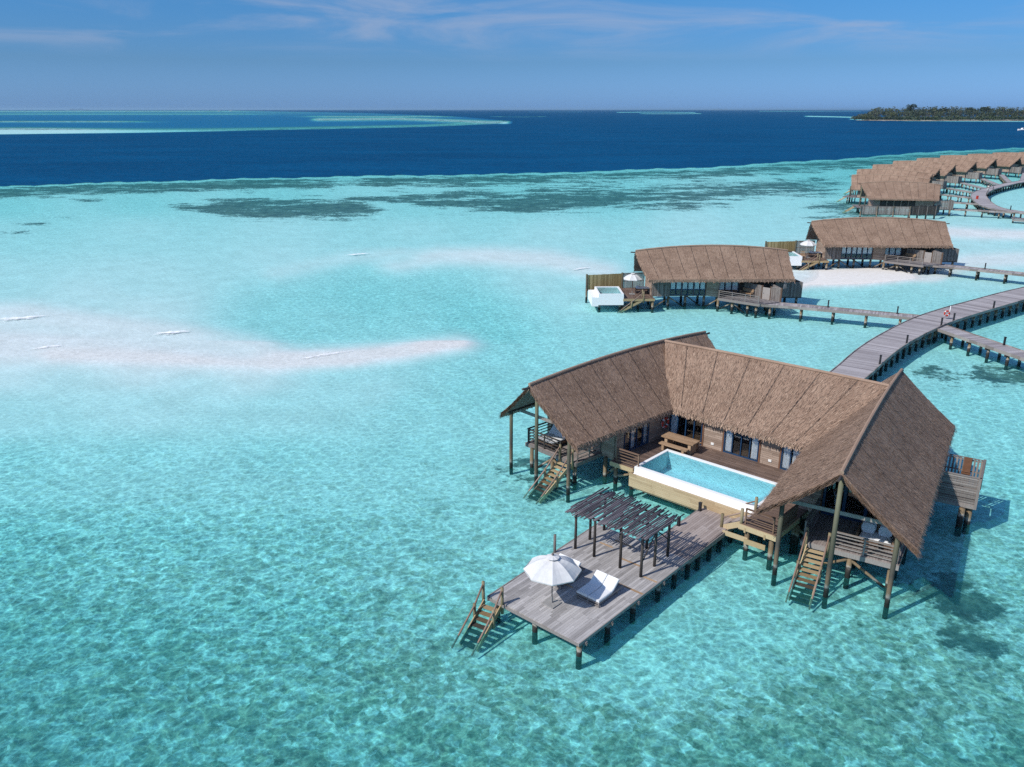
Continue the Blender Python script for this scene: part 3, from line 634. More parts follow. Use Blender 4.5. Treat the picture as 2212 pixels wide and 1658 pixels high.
def umbrella(M0, label, rad=1.28, zr=1.75, za=2.35, sides=8, turn=0., group='white parasols on the decks'):
    root = thing('parasol', label, 'parasol', M0, group)
    c = MB(); v = MB(); seg = 6
    def rim(k): a = turn + 2*math.pi*k/sides; return Vector((math.cos(a)*rad, math.sin(a)*rad, zr))
    ap = Vector((0, 0, za))
    def pt(k, s, t):      # s along the panel's width, t from the top
        e = rim(k).lerp(rim(k+1), s); p = ap.lerp(e, t); sag = math.sin(math.pi*s)*.06*t; p.z += .14*math.sin(math.pi*t) - sag; return p
    for k in range(sides):
        for i in range(4):
            for j in range(seg):
                t0, t1 = .1+.9*j/seg, .1+.9*(j+1)/seg; c.face([pt(k,i/4,t0), pt(k,i/4,t1), pt(k,(i+1)/4,t1), pt(k,(i+1)/4,t0)], 0, .5)
        c.face([pt(k,0,1), pt(k,0,1)-Vector((0,0,.05)), pt(k,1,1)-Vector((0,0,.05)), pt(k,1,1)], 0, .5)
        for i in range(3):
            q = lambda s, t: pt(k, s, t*.24) + Vector((0, 0, .14 - .05*t))
            v.face([q(i/3,0), q(i/3,1), q((i+1)/3,1), q((i+1)/3,0)], 0, .5)
    cn = part('canopy', c, M['canvas'], root, M0, True); part('vent', v, M['canvas'], cn, M0, True)
    p = MB(); p.tube([(0,0,.05), (0,0,za+.12)], .028, 10); p.pillow((0,0,za+.17), .05, .05, .05); part('pole', p, M['grey_wood'], root, M0, True)
    for k in range(sides):
        rb = MB(); rb.beam((0,0,za-.03), rim(k)*.97 - Vector((0,0,.0)), .02, .02); part('rib', rb, M['grey_wood'], root, M0)
    b = MB(); b.box(-.32,.32,-.32,.32,.0,.06); b.tube([(0,0,.06),(0,0,.38)], .045, 10); part('base', b, M['stone'], root, M0)
    return root

# ------------------------------------------------------------------ the near villa
FL = frame(1.02, 46.08, 0, R(42.7)); FR = frame(14.83, 33.67, 0, R(57.9)); FM = frame(14.2, 46.93, 0, R(-42.6)); FK = frame(2.8, 29.15, 0, R(48.5))
def wpt(Mw, x, r, z=0): return Mw @ Vector(wing(x, r, z))
def near_villa():
    V = thing('overwater_villa', 'large thatched villa on stilts with three roof wings wrapped around a turquoise pool', 'villa', frame(14, 46, 0, 0))
    ze = 3.52
    roof(V, FL, ((0,0,6.5), (17.9,0,6.5), .36), [((.5,3.5,ze),(17.4,3.5,ze)), ((.9,-3.55,ze),(17.4,-3.5,ze))], 92, 9)
    roof(V, FR, ((0,0,6.5), (18.1,0,6.5), .4), [((.35,3.5,ze),(17.9,3.45,ze)), ((.45,-3.62,ze),(17.9,-3.5,ze))], 92, 9)
    inv = FM.inverted()
    def m2(x, y, z): q = inv @ Vector((x, y, z)); return (q.x, -q.y, z)
    a, b = m2(10.54, 54.38, 6.88), m2(21.77, 44.8, 6.86); c, d = m2(10.50, 50.02, 3.6), m2(16.8, 43.55, 3.6)
    roof(V, FM, (a, b, .05), [((c[0]-.55, c[1], 3.58), (d[0]+.5, d[1], 3.58)), ((a[0]-1, a[1]-3.8, 3.6), (b[0]+1, b[1]-3.8, 3.6))], 92, 6, poles=(False, False), gable=(False, False))
    # ---- walls
    def wall(Mw, pts, z0, z1, mat, name='wall', t=.1):
        for p, q in pts:
            mb = MB(); p = Vector(wing(*p, 0)); q = Vector(wing(*q, 0)); u = (q-p).normalized(); n = Vector((-u.y, u.x, 0))*t
            mb.hexa([tuple(v + Vector((0,0,z))) for z in (z0, z1) for v in (p, q, q+n, p+n)], 0, .5); part(name, mb, M[mat], V, Mw)
    wall(FM, [((-2.62,0),(-1.3,0)), ((1.3,0),(2.52,0))], 1.5, 3.75, 'wall_x')
    for x in (-2.66, -1.24, 1.24, 2.56):
        t = MB(); t.box(x-.05, x+.05, -.035, .1, 1.5, 3.75); part('door_post', t, M['trim'], V, FM)
    glazed(V, FM, (-5.15,0), (-2.72,0), 1.5, 3.7, 4, (0,)); glazed(V, FM, (-1.18,0), (1.18,0), 1.5, 3.7, 4, (0,3)); glazed(V, FM, (2.62,0), (4.98,0), 1.5, 3.7, 4, (0,1,3))
    wall(FM, [((-7.2,0),(-5.16,0)), ((4.99,0),(5.7,0))], 1.3, 3.75, 'wall_x')
    wall(FM, [((6.5,-6.2),(-8.2,-6.2))], 1.3, 3.7, 'wall_x')
    mb = MB(); mb.box(-7.5, 6.2, .12, 6.15, 1.34, 1.48); mb.box(-7.4, 6.1, 3.0, 3.06, 1.48, 3.9); part('floor', mb, M['floor_in'], V, FM)
    for x in (-1.95, 1.95):
        t = MB(); t.box(x-.1, x+.1, -.04, .01, 1.75, 1.9); part('wall_lamp', t, M['glassy_white'], V, FM)
    # left wing room
    wall(FL, [((4.62,-2.9),(4.62,3.12))], 1.25, 3.95, 'wall_y', t=-.1)
    wall(FL, [((4.52,3.05),(5.3,3.05)), ((7.85,3.05),(10.2,3.05))], 1.25, 3.9, 'wall_x')
    wall(FL, [((17.2,-2.95),(4.6,-2.95))], 1.25, 3.9, 'wall_x'); wall(FL, [((17.2,3.05),(17.2,-2.95))], 1.25, 3.9, 'wall_y', t=-.1); wall(FL, [((12.0,3.05),(17.2,3.05))], 1.25, 3.9, 'wall_x')
    glazed(V, FL, (5.34,3.02), (7.82,3.02), 1.5, 3.7, 4, (1,3))
    mb = MB(); mb.box(4.65, 17.1, -2.95, 2.9, 1.3, 1.48); part('floor', mb, M['floor_in'], V, FL)
    def gable_fill(Mw, x, w, z0, zt, side=1):
        mb = MB(); zs = lambda y: zt-abs(y)*(zt-z0)/w
        mb.prism([(-w, z0), (w, z0), (0, zt)], 0, .1); vs = [(x+v[2]*side, v[0], v[1]) for v in mb.v]; mb.v = vs
        return part('gable', mb, M['wall_y'], V, Mw)
    gable_fill(FL, 4.6, 2.8, 3.9, 6.15); gable_fill(FL, 17.1, 2.8, 3.9, 6.1)
    glazed(V, FL, (4.56,-2.3), (4.56,1.2), 1.5, 3.8, 4, (0,), depth=.05)
    # right wing room
    wall(FR, [((5.9,-2.95),(5.9,-1.72)), ((5.9,2.75),(5.9,2.95))], 1.0, 4.0, 'wall_y', t=-.1)
    wall(FR, [((17.3,-2.95),(5.9,-2.95))], 1.0, 3.9, 'wall_x', t=.1); wall(FR, [((5.9,2.95),(17.3,2.95))], 1.0, 3.9, 'wall_x', t=.1); wall(FR, [((17.3,2.95),(17.3,-2.95))], 1.0, 3.9, 'wall_y', t=-.1)
    t = MB(); t.box(5.83, 5.97, 1.64, 1.74, 1.2, 4.0); part('door_post', t, M['trim'], V, FR)
    glazed(V, FR, (5.9,-1.62), (5.9,2.72), 1.45, 4.05, 4, (), bar=.13)
    gable_fill(FR, 5.86, 2.75, 4.07, 6.15); gable_fill(FR, 17.2, 2.8, 3.9, 6.1)
    mb = MB(); mb.box(5.98, 17.1, -2.8, 2.8, 1.3, 1.45); mb.box(10.5, 10.6, -2.6, 2.6, 1.45, 3.9); part('floor', mb, M['floor_in'], V, FR)
    # ---- decks
    dk = MB(); dk.prism([(-6.6,-2.32), (5.75,-2.32), (5.75,-.001), (-6.9,-.001)], 1.38, 1.5); dk.prism([(-5.55,-5.92), (-3.86,-5.92), (-3.86,-2.32), (-6.0,-2.32)], 1.38, 1.5); dk.prism([(4.2,-7.9), (6.15,-7.9), (6.15,-2.32), (4.2,-2.32)], 1.38, 1.5)
    part('pool_deck', rot_mesh(dk, -90), M['deck_pool'], V, FM @ Matrix.Rotation(R(90), 4, 'Z'))
    f = MB(); f.box(-5.6, -3.9, -5.99, -5.92, 1.2, 1.47); part_each('deck_beam', f, M['new_wood'], V, FM); f = MB(); f.box(4.12, 6.2, -7.98, -7.9, 1.2, 1.47); f.box(6.15, 6.22, -7.9, -5.2, 1.2, 1.47); f.box(-5.62, -5.55, -5.92, -5.3, 1.2, 1.47)
    f.beam((3.3,-8.05,.72), (4.7,-7.98,.72), .06, .26); part_each('deck_beam', f, M['new_wood'], V, FM); f = MB(); f.beam((4.55,-8.05,.66), (5.7,-8.0,.66), .06, .28)
    for x in (4.5, 5.6, -5.2, -4.2): f.box(x-.05, x+.05, -8.0 if x > 0 else -5.95, -2.4, 1.1, 1.37)
    part_each('deck_beam', f, M['new_wood'], V, FM)
    ld = MB(); ld.box(2.2, 4.62, -1.92, 2.5, 1.33, 1.45); part('lounge_deck', rot_mesh(ld, -90), M['deck_lounge'], V, FL @ Matrix.Rotation(R(90), 4, 'Z'))
    f = MB(); f.box(2.13, 2.2, -1.95, 2.55, 1.18, 1.42); f.box(2.2, 4.6, -1.99, -1.92, 1.18, 1.42); f.box(2.2, 4.6, 2.5, 2.57, 1.18, 1.42); part_each('deck_beam', f, M['grey_wood'], V, FL)
    rd = MB(); rd.box(2.4, 5.88, -2.68, 1.78, 1.3, 1.43); part('lounge_deck', rot_mesh(rd, -90), M['deck_lounge'], V, FR @ Matrix.Rotation(R(90), 4, 'Z'))
    f = MB(); f.box(2.33, 2.4, -2.75, 1.8, 1.15, 1.4); f.box(2.4, 5.9, -2.75, -2.68, 1.15, 1.4); f.box(2.4, 5.9, 1.78, 1.85, 1.15, 1.4); part_each('deck_beam', f, M['grey_wood'], V, FR)
    # ---- railings
    railing(V, FM, (-5.25,5.82,1.5), (-3.6,5.82,1.5), .9, 4, 2, 'brown_wood'); railing(V, FM, (4.38,7.8,1.5), (5.98,7.8,1.5), .88, 3, 2, 'brown_wood')
    mb = MB()
    for k in range(5): mb.box(6.16, 6.2, -7.75, -5.6, 1.55+k*.17, 1.68+k*.17)
    mb.box(6.1, 6.24, -7.8, -5.55, 2.38, 2.42); part('side_boarding', mb, M['brown_wood'], V, FM)
    railing(V, FL, (2.25,-2.35,1.45), (2.25,.55,1.45), .95, 4, 3, 'dark_wood'); railing(V, FL, (2.25,-2.42,1.45), (4.5,-2.42,1.45), .95, 4, 2, 'dark_wood'); railing(V, FL, (2.35,1.86,1.45), (4.5,1.86,1.45), .9, 3, 3)
    railing(V, FR, (2.42,-.35,1.43), (2.42,2.6,1.43), .9, 4, 3); railing(V, FR, (2.45,2.62,1.43), (5.8,2.62,1.43), .9, 4, 3); railing(V, FR, (2.7,-1.74,1.43), (5.75,-1.74,1.43), .9, 4, 3)
    # ---- stairs into the lagoon
    stairs(V, FL, (2.0,1.17,1.28), (.05,1.17,.02), .95, 8, under=.45, rail_end=1.42); stairs(V, FR, (2.2,-1.02,1.25), (.22,-1.02,.02), .95, 9, under=.4, rail_end=1.38)
    # ---- ramp to the low walkway
    rp = MB(); rp.hexa([(2.98,-7.5,.62),(4.2,-7.65,1.36),(4.2,-5.95,1.36),(2.98,-5.85,.62),(2.98,-7.5,.74),(4.2,-7.65,1.49),(4.2,-5.95,1.49),(2.98,-5.85,.74)]); part('ramp', rp, M['deck_walk'], V, FM)
    rb = MB(); rb.beam((2.95,-7.58,.66), (4.22,-7.73,1.42), .06, .3); rb.beam((2.95,-5.8,.66), (4.22,-5.9,1.42), .06, .3); part('ramp_side', rb, M['new_wood'], V, FM)
    for (x0, r0, x1, r1) in ((3.0,7.62,4.2,7.84), (2.95,5.78,4.12,6.1)):
        for x, r, z in ((x0,r0,.5), (x1,r1,1.3)):
            t = MB(); t.tube([wing(x,r,z-.2), wing(x,r,z+1.02)], .085, 10); part('rail_post', t, M['post_wood'], V, FM, True)
        t = MB(); t.tube([wing(x0,r0,1.3), wing(x1,r1,2.1)], .04, 8); part('handrail', t, M['rail_pole'], V, FM, True)
    # ---- roof posts and tie beams
    for Mw, lst, tie in ((FL, ((.62,.05,6.05),(.95,-2.6,3.98),(.8,2.62,3.98)), (1.8,3.72)), (FR, ((.14,.02,6.1),(.85,-2.58,3.98),(.8,2.62,3.98)), (2.3,3.45))):
        for x, r, z in lst:
            o = pile(V, Mw, x, r, z, -1.5, .115, 'roof_post', 'roof_post_mat')
        t = MB(); t.beam(wing(tie[0],-2.8,tie[1]), wing(tie[0],2.75,tie[1]), .06, .2); part('tie_beam', t, M['grey_wood'], V, Mw)
        t = MB()
        for s in (-1, 1): t.beam(wing(.7, s*2.62, 3.9), wing(6, s*2.62, 3.9), .1, .14)
        part('wall_plate', t, M['dark_wood'], V, Mw)
        fb = wing(lst[1][0], lst[1][1], 0)
        for x, r, z in (lst if Mw is FL else ()): t = MB(); t.box(x-.17, x+.17, -r-.17, -r+.17, -1.4, -.62); part('footing', t, M['pile'], V, Mw)
    # ---- piles
    for x, r in ((1.98,-1.75),(2.3,-.2),(2.35,1.7),(4.4,2.4),(4.5,-2.2),(6.4,.7),(7.5,2.6),(7.5,-2.6),(9.5,2.6),(9.5,-2.6),(11.5,2.6),(11.5,-2.6),(13.5,2.6),(13.5,-2.6),(15.5,2.6),(15.5,-2.6),(17,0)): pile(V, FL, x, r, 1.3)
    for x, r in ((2.5,.55),(2.55,2.4),(2.6,-1.5),(4.5,-2.45),(4.6,.5),(4.7,2.45),(6.5,-2.6),(6.5,2.6),(8.5,-2.6),(8.5,2.6),(10.5,-2.6),(10.5,2.6),(12.5,-2.6),(12.5,2.6),(14.5,2.6),(16.5,2.6),(16.5,-2.6)): pile(V, FR, x, r, 1.15)
    for x, r in ((-3.2,4.2),(-1,4.2),(1.2,4.2),(3.3,4.2)): pile(V, FM, x, r, .4)
    for x, r in ((4.55,7.75),(5.9,7.75),(6.05,5.4),(4.5,6.0),(-5.3,5.75),(-4.1,5.75),(-5.6,3.4),(-3.2,1),(-1,1),(1.2,1),(3.3,1),(5.2,1),(-3,-3),(0,-3),(3,-3),(-3,-6),(0,-6),(3,-6)): pile(V, FM, x, r, 1.18)
    brace(V, FR, (2.5,.55,1.0), (2.55,2.35,-.1)); brace(V, FR, (2.5,.5,1.0), (2.6,-1.4,-.1)); brace(V, FL, (1.98,-1.6,-.15), (2.3,-.25,.95)); brace(V, FL, (2.3,-.15,.95), (2.35,1.6,-.15))
    brace(V, FM, (-5.3,5.7,1.1), (-6.6,5.2,-.15)); brace(V, FM, (-5.2,5.7,.5), (-4.2,5.75,.95)); brace(V, FM, (-4.1,5.7,.8), (-3.3,4.3,-.1)); brace(V, FM, (6.05,5.3,.95), (6.6,4.2,-.1)); brace(V, FR, (4.7,2.4,1.0), (6.4,2.6,-.2)); brace(V, FL, (4.4,2.35,1.1), (6.2,.8,-.1))
    # ---- pool
    px0, px1, pr0, pr1, zt = -3.8, 4.16, 2.36, 5.98, 1.68
    b = MB(); w = .2
    b.box(px0, px1, -pr0-w, -pr0, .5, zt); b.box(px0, px1, -pr1, -pr1+.26, .78, zt-.02); b.box(px0, px0+w, -pr1+.26, -pr0-w, .5, zt); b.box(px1-w, px1, -pr1+.26, -pr0-w, .5, zt); b.box(px0+w, px1-w, -pr1+.26, -pr0-w, .42, .5)
    pool = part('pool', b, M['white'], V, FM)
    t = MB(); e = .006
    x0, x1, y0, y1 = px0+w, px1-w, -pr1+.26, -pr0-w
    t.face([(x0,y0,.5+e),(x1,y0,.5+e),(x1,y1,.5+e),(x0,y1,.5+e)]); zz = zt-.1
    for p, q in (((x0+e,y1-e),(x1-e,y1-e)), ((x1-e,y1-e),(x1-e,y0+e)), ((x1-e,y0+e),(x0+e,y0+e)), ((x0+e,y0+e),(x0+e,y1-e))): t.face([(*p,.5), (*q,.5), (*q,zz), (*p,zz)])
    for k in range(3): t.box(x1-.35-.32*k, x1-.03-.32*k-.001, y0+.04, y1-.04, .5, 1.38-.27*k)
    part('pool_lining', t, M['pool_tile'], pool, FM)
    t = MB(); t.face([(x0,y0,zt-.07),(x1,y0,zt-.07),(x1,y1,zt-.07),(x0,y1,zt-.07)]); part('pool_water', t, M['pool_water'], pool, FM)
    t = MB(); t.box(px0+.05, px1-.1, -6.26, -pr1, .9, 1.29); part('pebble_trough', t, M['pebble'], pool, FM)
    t = MB(); t.box(px0-.02, px1-.12, -6.36, -6.26, .5, 1.33); t.box(px0-.1, px0-.02, -6.36, -5.6, .5, 1.33); t.box(px0+.1, px1-.2, -6.26, -2.5, .38, .48); part('timber_cladding', t, M['clad'], pool, FM)
    # ---- outdoor shower on the far side
    s = MB()
    for k in range(13):
        z = 1.25 + k*.128; x = 11.6
        if k in (3, 8): z += .03
        s.box(x-.03, x+.03, -5.35, -3.0, z, z+.095)
    for k in range(13): z = 1.25+k*.128; s.box(11.6, 14.55, -5.37, -5.33, z, z+.11)
    sh = part('shower_screen', s, M['grey_wood'], V, FR)
    s = MB()
    slats(s, (14.55,3.0), (14.55,5.35), 1.25, 2.88, .1, .07); part('slat_screen', s, M['slat'], V, FR)
    s = MB()
    for x, r in ((11.56,5.34),(14.55,5.38)): s.box(x-.07, x+.07, -r-.07, -r+.07, 1.1, 2.95)
    s.beam((11.6,-3.0,2.93), (11.6,-5.4,2.93), .12, .05); s.beam((11.5,-5.37,2.93), (14.6,-5.37,2.93), .12, .05); s.beam((11.58,-3,1.18), (11.58,-5.4,1.18), .1, .2); s.box(11.6, 14.5, -5.3, -2.9, 1.1, 1.2); part('shower_frame', s, M['grey_wood'], V, FR)
    s = MB(); s.box(14.4, 14.48, -4.75, -4.35, 1.3, 2.95); s.box(14.3, 14.46, -4.8, -4.3, 1.95, 2.02); s.tube([(14.36,-4.75,2.08),(14.36,-4.35,2.08)], .02, 6); part('shower_panel', s, M['trim'], V, FR)
    for x, r in ((11.35,4.75),(11.9,5.1),(14.2,4.8)): pile(V, FR, x, r, 1.1, rad=.17)
    return V
def rot_mesh(mb, deg):
    c, s = math.cos(R(deg)), math.sin(R(deg)); mb.v = [(c*x-s*y, s*x+c*y, z) for x, y, z in mb.v]; return mb
def roof_post_mat():
    t = NT('roof_post_weathered'); p = t.pos(); x, y, z = t.xyz(p); n1 = t.noise(t.scale(p, (8, 8, 1)), 2.5, 4, .6); n2 = t.noise(p, 2.5, 2)
    h = t.math('ADD', z, t.math('MULTIPLY', t.math('SUBTRACT', n2, .5), .5))
    c = t.ramp(t.maprange(h, -.2, 5., smooth=False), [(0, (.014,.015,.013)), (.08, (.02,.02,.018)), (.115, (.05,.045,.04)), (.135, (.33,.31,.28)), (.165, (.20,.15,.10)), (.27, (.17,.12,.08)), (.36, (.075,.07,.06)), (.55, (.085,.085,.06)), (1, (.15,.155,.10))])
    c = t.mix(t.math('MULTIPLY', t.maprange(n1, .5, .75), .5), c, (.04,.04,.035)); t.bsdf(c, .75, t.bump(n1, .3, .03), .25); return t.mat
M['roof_post_mat'] = roof_post_mat()
near_villa()

# ---- things on and around the near villa
def dining():
    Mt = FM @ Matrix.Translation((-3.38, -1.52, 1.5))
    t = thing('dining_table', 'long teak dining table between the pool and the glass doors, half in shade', 'table', Mt)
    m = MB(); m.box(-1.15, 1.15, -.45, .45, .68, .77); part('tabletop', rot_mesh(m, -90), M['teak'], t, Mt @ Matrix.Rotation(R(90), 4, 'Z'))
    for s in (-1, 1): l = MB(); l.box(s*.85-.1, s*.85+.1, -.36, .36, 0, .68); part('leg', l, M['teak_plain'], t, Mt)
    first = None
    for y, lb in ((-.72, 'teak bench on the pool side of the dining table'), (.74, 'teak bench between the dining table and the glass doors')):
        Mb = Mt @ Matrix.Translation((-.03, y, 0)); b = thing('dining_bench', lb, 'bench', Mb, 'teak benches at the dining table')
        m = MB(); m.box(-1.0, 1.0, -.2, .2, .38, .45); part('seat', rot_mesh(m, -90), M['teak'], b, Mb @ Matrix.Rotation(R(90), 4, 'Z'))
        for s in (-1, 1): l = MB(); l.box(s*.72-.08, s*.72+.08, -.16, .16, 0, .38); part('leg', l, M['teak_plain'], b, Mb)
dining()
lifebuoy(FL @ Matrix.Translation((9.35, -3.16, 2.55)), 'red and white lifebuoy hung on the wall beside the dining table')
def daybed(Mt, label, back=True, w=1.5, l=1.9):
    t = thing('daybed', label, 'daybed', Mt)
    b = MB(); b.box(0, l, -w/2, w/2, .2, .32); part('frame', b, M['brown_wood'], t, Mt)
    for x in (.1, l-.1):
        for y in (-w/2+.1, w/2-.1): g = MB(); g.box(x-.05, x+.05, y-.05, y+.05, 0, .2); part('leg', g, M['brown_wood'], t, Mt)
    b = MB(); b.pillow((l*.36, 0, .42), l*.36, w/2-.03, .1, p=9); part('mattress', b, M['cushion'], t, Mt, True)
    b = MB(); b.pillow((l*.74, 0, .7), .5, w/2-.03, .09, Matrix.Rotation(R(-48), 3, 'Y'), p=9); part('backrest', b, M['cushion'], t, Mt, True)
    for k, y in ((0, -.25), (1, .1)): b = MB(); b.pillow((.35, y, .57), .2, .13, .06); part('folded_towel', b, M['fabric'], t, Mt, True)
    return t
daybed(FL @ Matrix.Translation((2.45, 1.15, 1.45)), 'pale double daybed with folded towels under the left gable of the large villa')
def sofa():
    Mt = FR @ Matrix.Translation((4.0, -1.42, 1.43)); t = thing('outdoor_sofa', 'white cushioned sofa with brown arms on the shaded deck under the front gable', 'sofa', Mt)
    b = MB(); b.box(-.5, .5, -.8, .8, .12, .28); b.box(.42, .52, -.8, .8, .28, .85); part('frame', b, M['brown_wood'], t, Mt)
    for s in (-1, 1): b = MB(); b.box(-.5, .5, s*.84-.05, s*.84+.05, 0, .62); part('arm', b, M['brown_wood'], t, Mt)
    b = MB(); b.pillow((-.05, 0, .38), .5, .76, .12, p=9); part('seat_cushion', b, M['cushion'], t, Mt, True)
    for y in (-.4, .4):
        for x, z in ((.3, .72), (.14, .68)):
            b = MB(); b.pillow((x, y+(.03 if x < .2 else 0), z), .1, .33, .27, Matrix.Rotation(R(22), 3, 'Y'), p=5); part('cushion', b, M['cushion'], t, Mt, True)
sofa()

# ------------------------------------------------------------------ people
def person(Mt, label, joints_shirt, joints_legs, shirt, trousers):
    """standing figure: one skinned body, clothes as shells, hair"""
    root = thing('person', label, 'person', Mt)
    def skin(name, verts, edges, radii, mat):
        me = bpy.data.meshes.new(name); me.from_pydata(verts, edges, []); o = bpy.data.objects.new(name, me); link(o, root, Mt)
        me.materials.append(mat); md = o.modifiers.new('skin', 'SKIN'); md.use_smooth_shade = True; sv = me.skin_vertices[0].data if me.skin_vertices else None
        if sv is None:
            bm = bmesh.new(); bm.from_mesh(me); bm.verts.layers.skin.verify(); bm.to_mesh(me); bm.free(); sv = me.skin_vertices[0].data
        for i, r in enumerate(radii): sv[i].radius = (r, r*.85); sv[i].use_root = (i == 0)
        ss = o.modifiers.new('sub', 'SUBSURF'); ss.levels = 1; ss.render_levels = 1; return o
    B = [(0,0,.95),(0,0,1.12),(0,.01,1.38),(0,.02,1.5),(0,0,1.62),(0,0,1.72), (.17,.01,1.42),(.24,.03,1.15),(.23,-.06,.9),(.22,-.1,.78), (-.17,.01,1.42),(-.24,.03,1.15),(-.23,-.06,.9),(-.22,-.1,.78), (.1,0,.88),(.11,-.02,.5),(.11,.02,.08),(.11,-.12,.04), (-.1,0,.88),(-.11,-.02,.5),(-.11,.02,.08),(-.11,-.12,.04)]
    E = [(0,1),(1,2),(2,3),(3,4),(4,5),(2,6),(6,7),(7,8),(8,9),(2,10),(10,11),(11,12),(12,13),(0,14),(14,15),(15,16),(16,17),(0,18),(18,19),(19,20),(20,21)]
    Rr = [.15,.13,.15,.055,.095,.08,.06,.045,.035,.03,.06,.045,.035,.03,.09,.06,.045,.03,.09,.06,.045,.03]
    skin('body', B, E, Rr, M['skin'])
    skin('shirt', [B[i] for i in (0,1,2,6,7,10,11)], [(0,1),(1,2),(2,3),(3,4),(2,5),(5,6)], [.17,.155,.175,.08,.065,.08,.065], shirt)
    skin('trousers', [(0,0,1.0)]+[B[i] for i in (14,15,16,18,19,20)], [(0,1),(1,2),(2,3),(0,4),(4,5),(5,6)], [.165,.115,.09,.085,.115,.09,.085], trousers)
    h = MB(); h.pillow((0,.02,1.71), .105, .12, .1); part('hair', h, M['hair'], root, Mt, True)
    return root
person(FR @ frame(6.75, 1.05, 1.45, R(200)), 'dark haired person in pale trousers standing behind the gable glass doors', 0, 0, M['shirt'], M['pale_cloth'])

# ------------------------------------------------------------------ low sun deck with walkway, pergola, parasol, sunbeds
def sun_deck():
    D = thing('sun_deck', 'low weathered timber sun deck on stilts joined by a walkway to the pool villa', 'deck', FK)
    m = MB(); m.prism([(0,0),(9.0,0),(9.0,5.55),(.1,5.22)], .65, .75); part('platform', rot_mesh(m, -90), M['deck_grey'], D, FK @ Matrix.Rotation(R(90), 4, 'Z'))
    m = MB(); m.prism([(9.0,.02),(15.1,.1),(15.15,1.75),(14.6,2.3),(9.0,2.3)], .648, .748); part('walkway', rot_mesh(m, -90), M['deck_walk'], D, FK @ Matrix.Rotation(R(90), 4, 'Z'))
    m = MB(); m.box(-.05, 9.0, -.05, 0, .62, .765); m.box(-.05, 0, 0, 5.2, .62, .735); m.beam((.05,5.28,.62), (9.02,5.6,.62), .06, .26); m.box(9.0, 15.1, -.05, .02, .5, .745); m.box(9.0, 14.6, 2.3, 2.36, .5, .745); m.box(9.0, 9.06, 2.36, 5.5, .5, .73); part('edge_board', m, M['grey_wood'], D, FK)
    m = MB()
    for x in (.4, 2.3, 4.4, 6.6, 8.3, 10.2, 12, 13.6): m.box(x-.06, x+.06, -.12 if x < 9 else .1, 5.1 if x < 9 else 2.2, .5, .648)
    for x in (.4, 2.3, 4.4, 6.6, 8.3): m.box(x-.04, x+.04, -.16, -.06, .5, .6)
    part('joist', m, M['grey_wood'], D, FK)
    for x, r in ((.2,-.1),(.25,-2.6),(.3,-4.9),(2.3,-.12),(4.35,-.15),(6.6,-.2),(8.1,-.2),(2.3,-2.6),(4.4,-2.6),(6.6,-2.6),(8.3,-2.6),(2.3,-5),(4.4,-5),(6.6,-5.1),(8.4,-5.2),(9.3,-.15),(10.4,-.2),(11.6,-.2),(12.8,-.25),(14.2,-.3),(10.4,-2.1),(11.6,-2.1),(12.8,-2.1),(14.2,-2.1)): pile(D, FK, x, r, .62, -1.8)
    stairs(D, FK, (-.18,-4.82,.6), (-1.2,-4.62,.02), .9, 4, under=.5, posts=(1.0, .62), rail_end=2.15)
    t = MB(); t.tube([wing(5.16,-5.42,.3), wing(5.16,-5.42,1.75)], .07, 9); part('mooring_post', t, M['grey_wood'], D, FK, True)
    t = MB()
    for (x, r, l, w) in ((6.9,-2.0,1.3,.13),(6.2,-.5,.9,.13),(4.9,-.7,1.5,.14),(8.2,-3.3,1.1,.13),(3.2,-3.1,.7,.12),(7.5,-3.9,.8,.13)): t.box(x-w/2, x+w/2, -r-l/2, -r+l/2, .752, .756)
    part('replaced_board', t, M['teak_plain'], D, FK)
    return D
sun_deck()
g = 'dark bollards along the low walkway'
bollard(FK @ Matrix.Translation((14.1, 2.2, .75)), 'square dark bollard at the end of the low walkway, closest to the pool', g)
bollard(FK @ Matrix.Translation((11.8, 2.2, .75)), 'square dark bollard halfway down the low walkway, between pergola and pool', g)
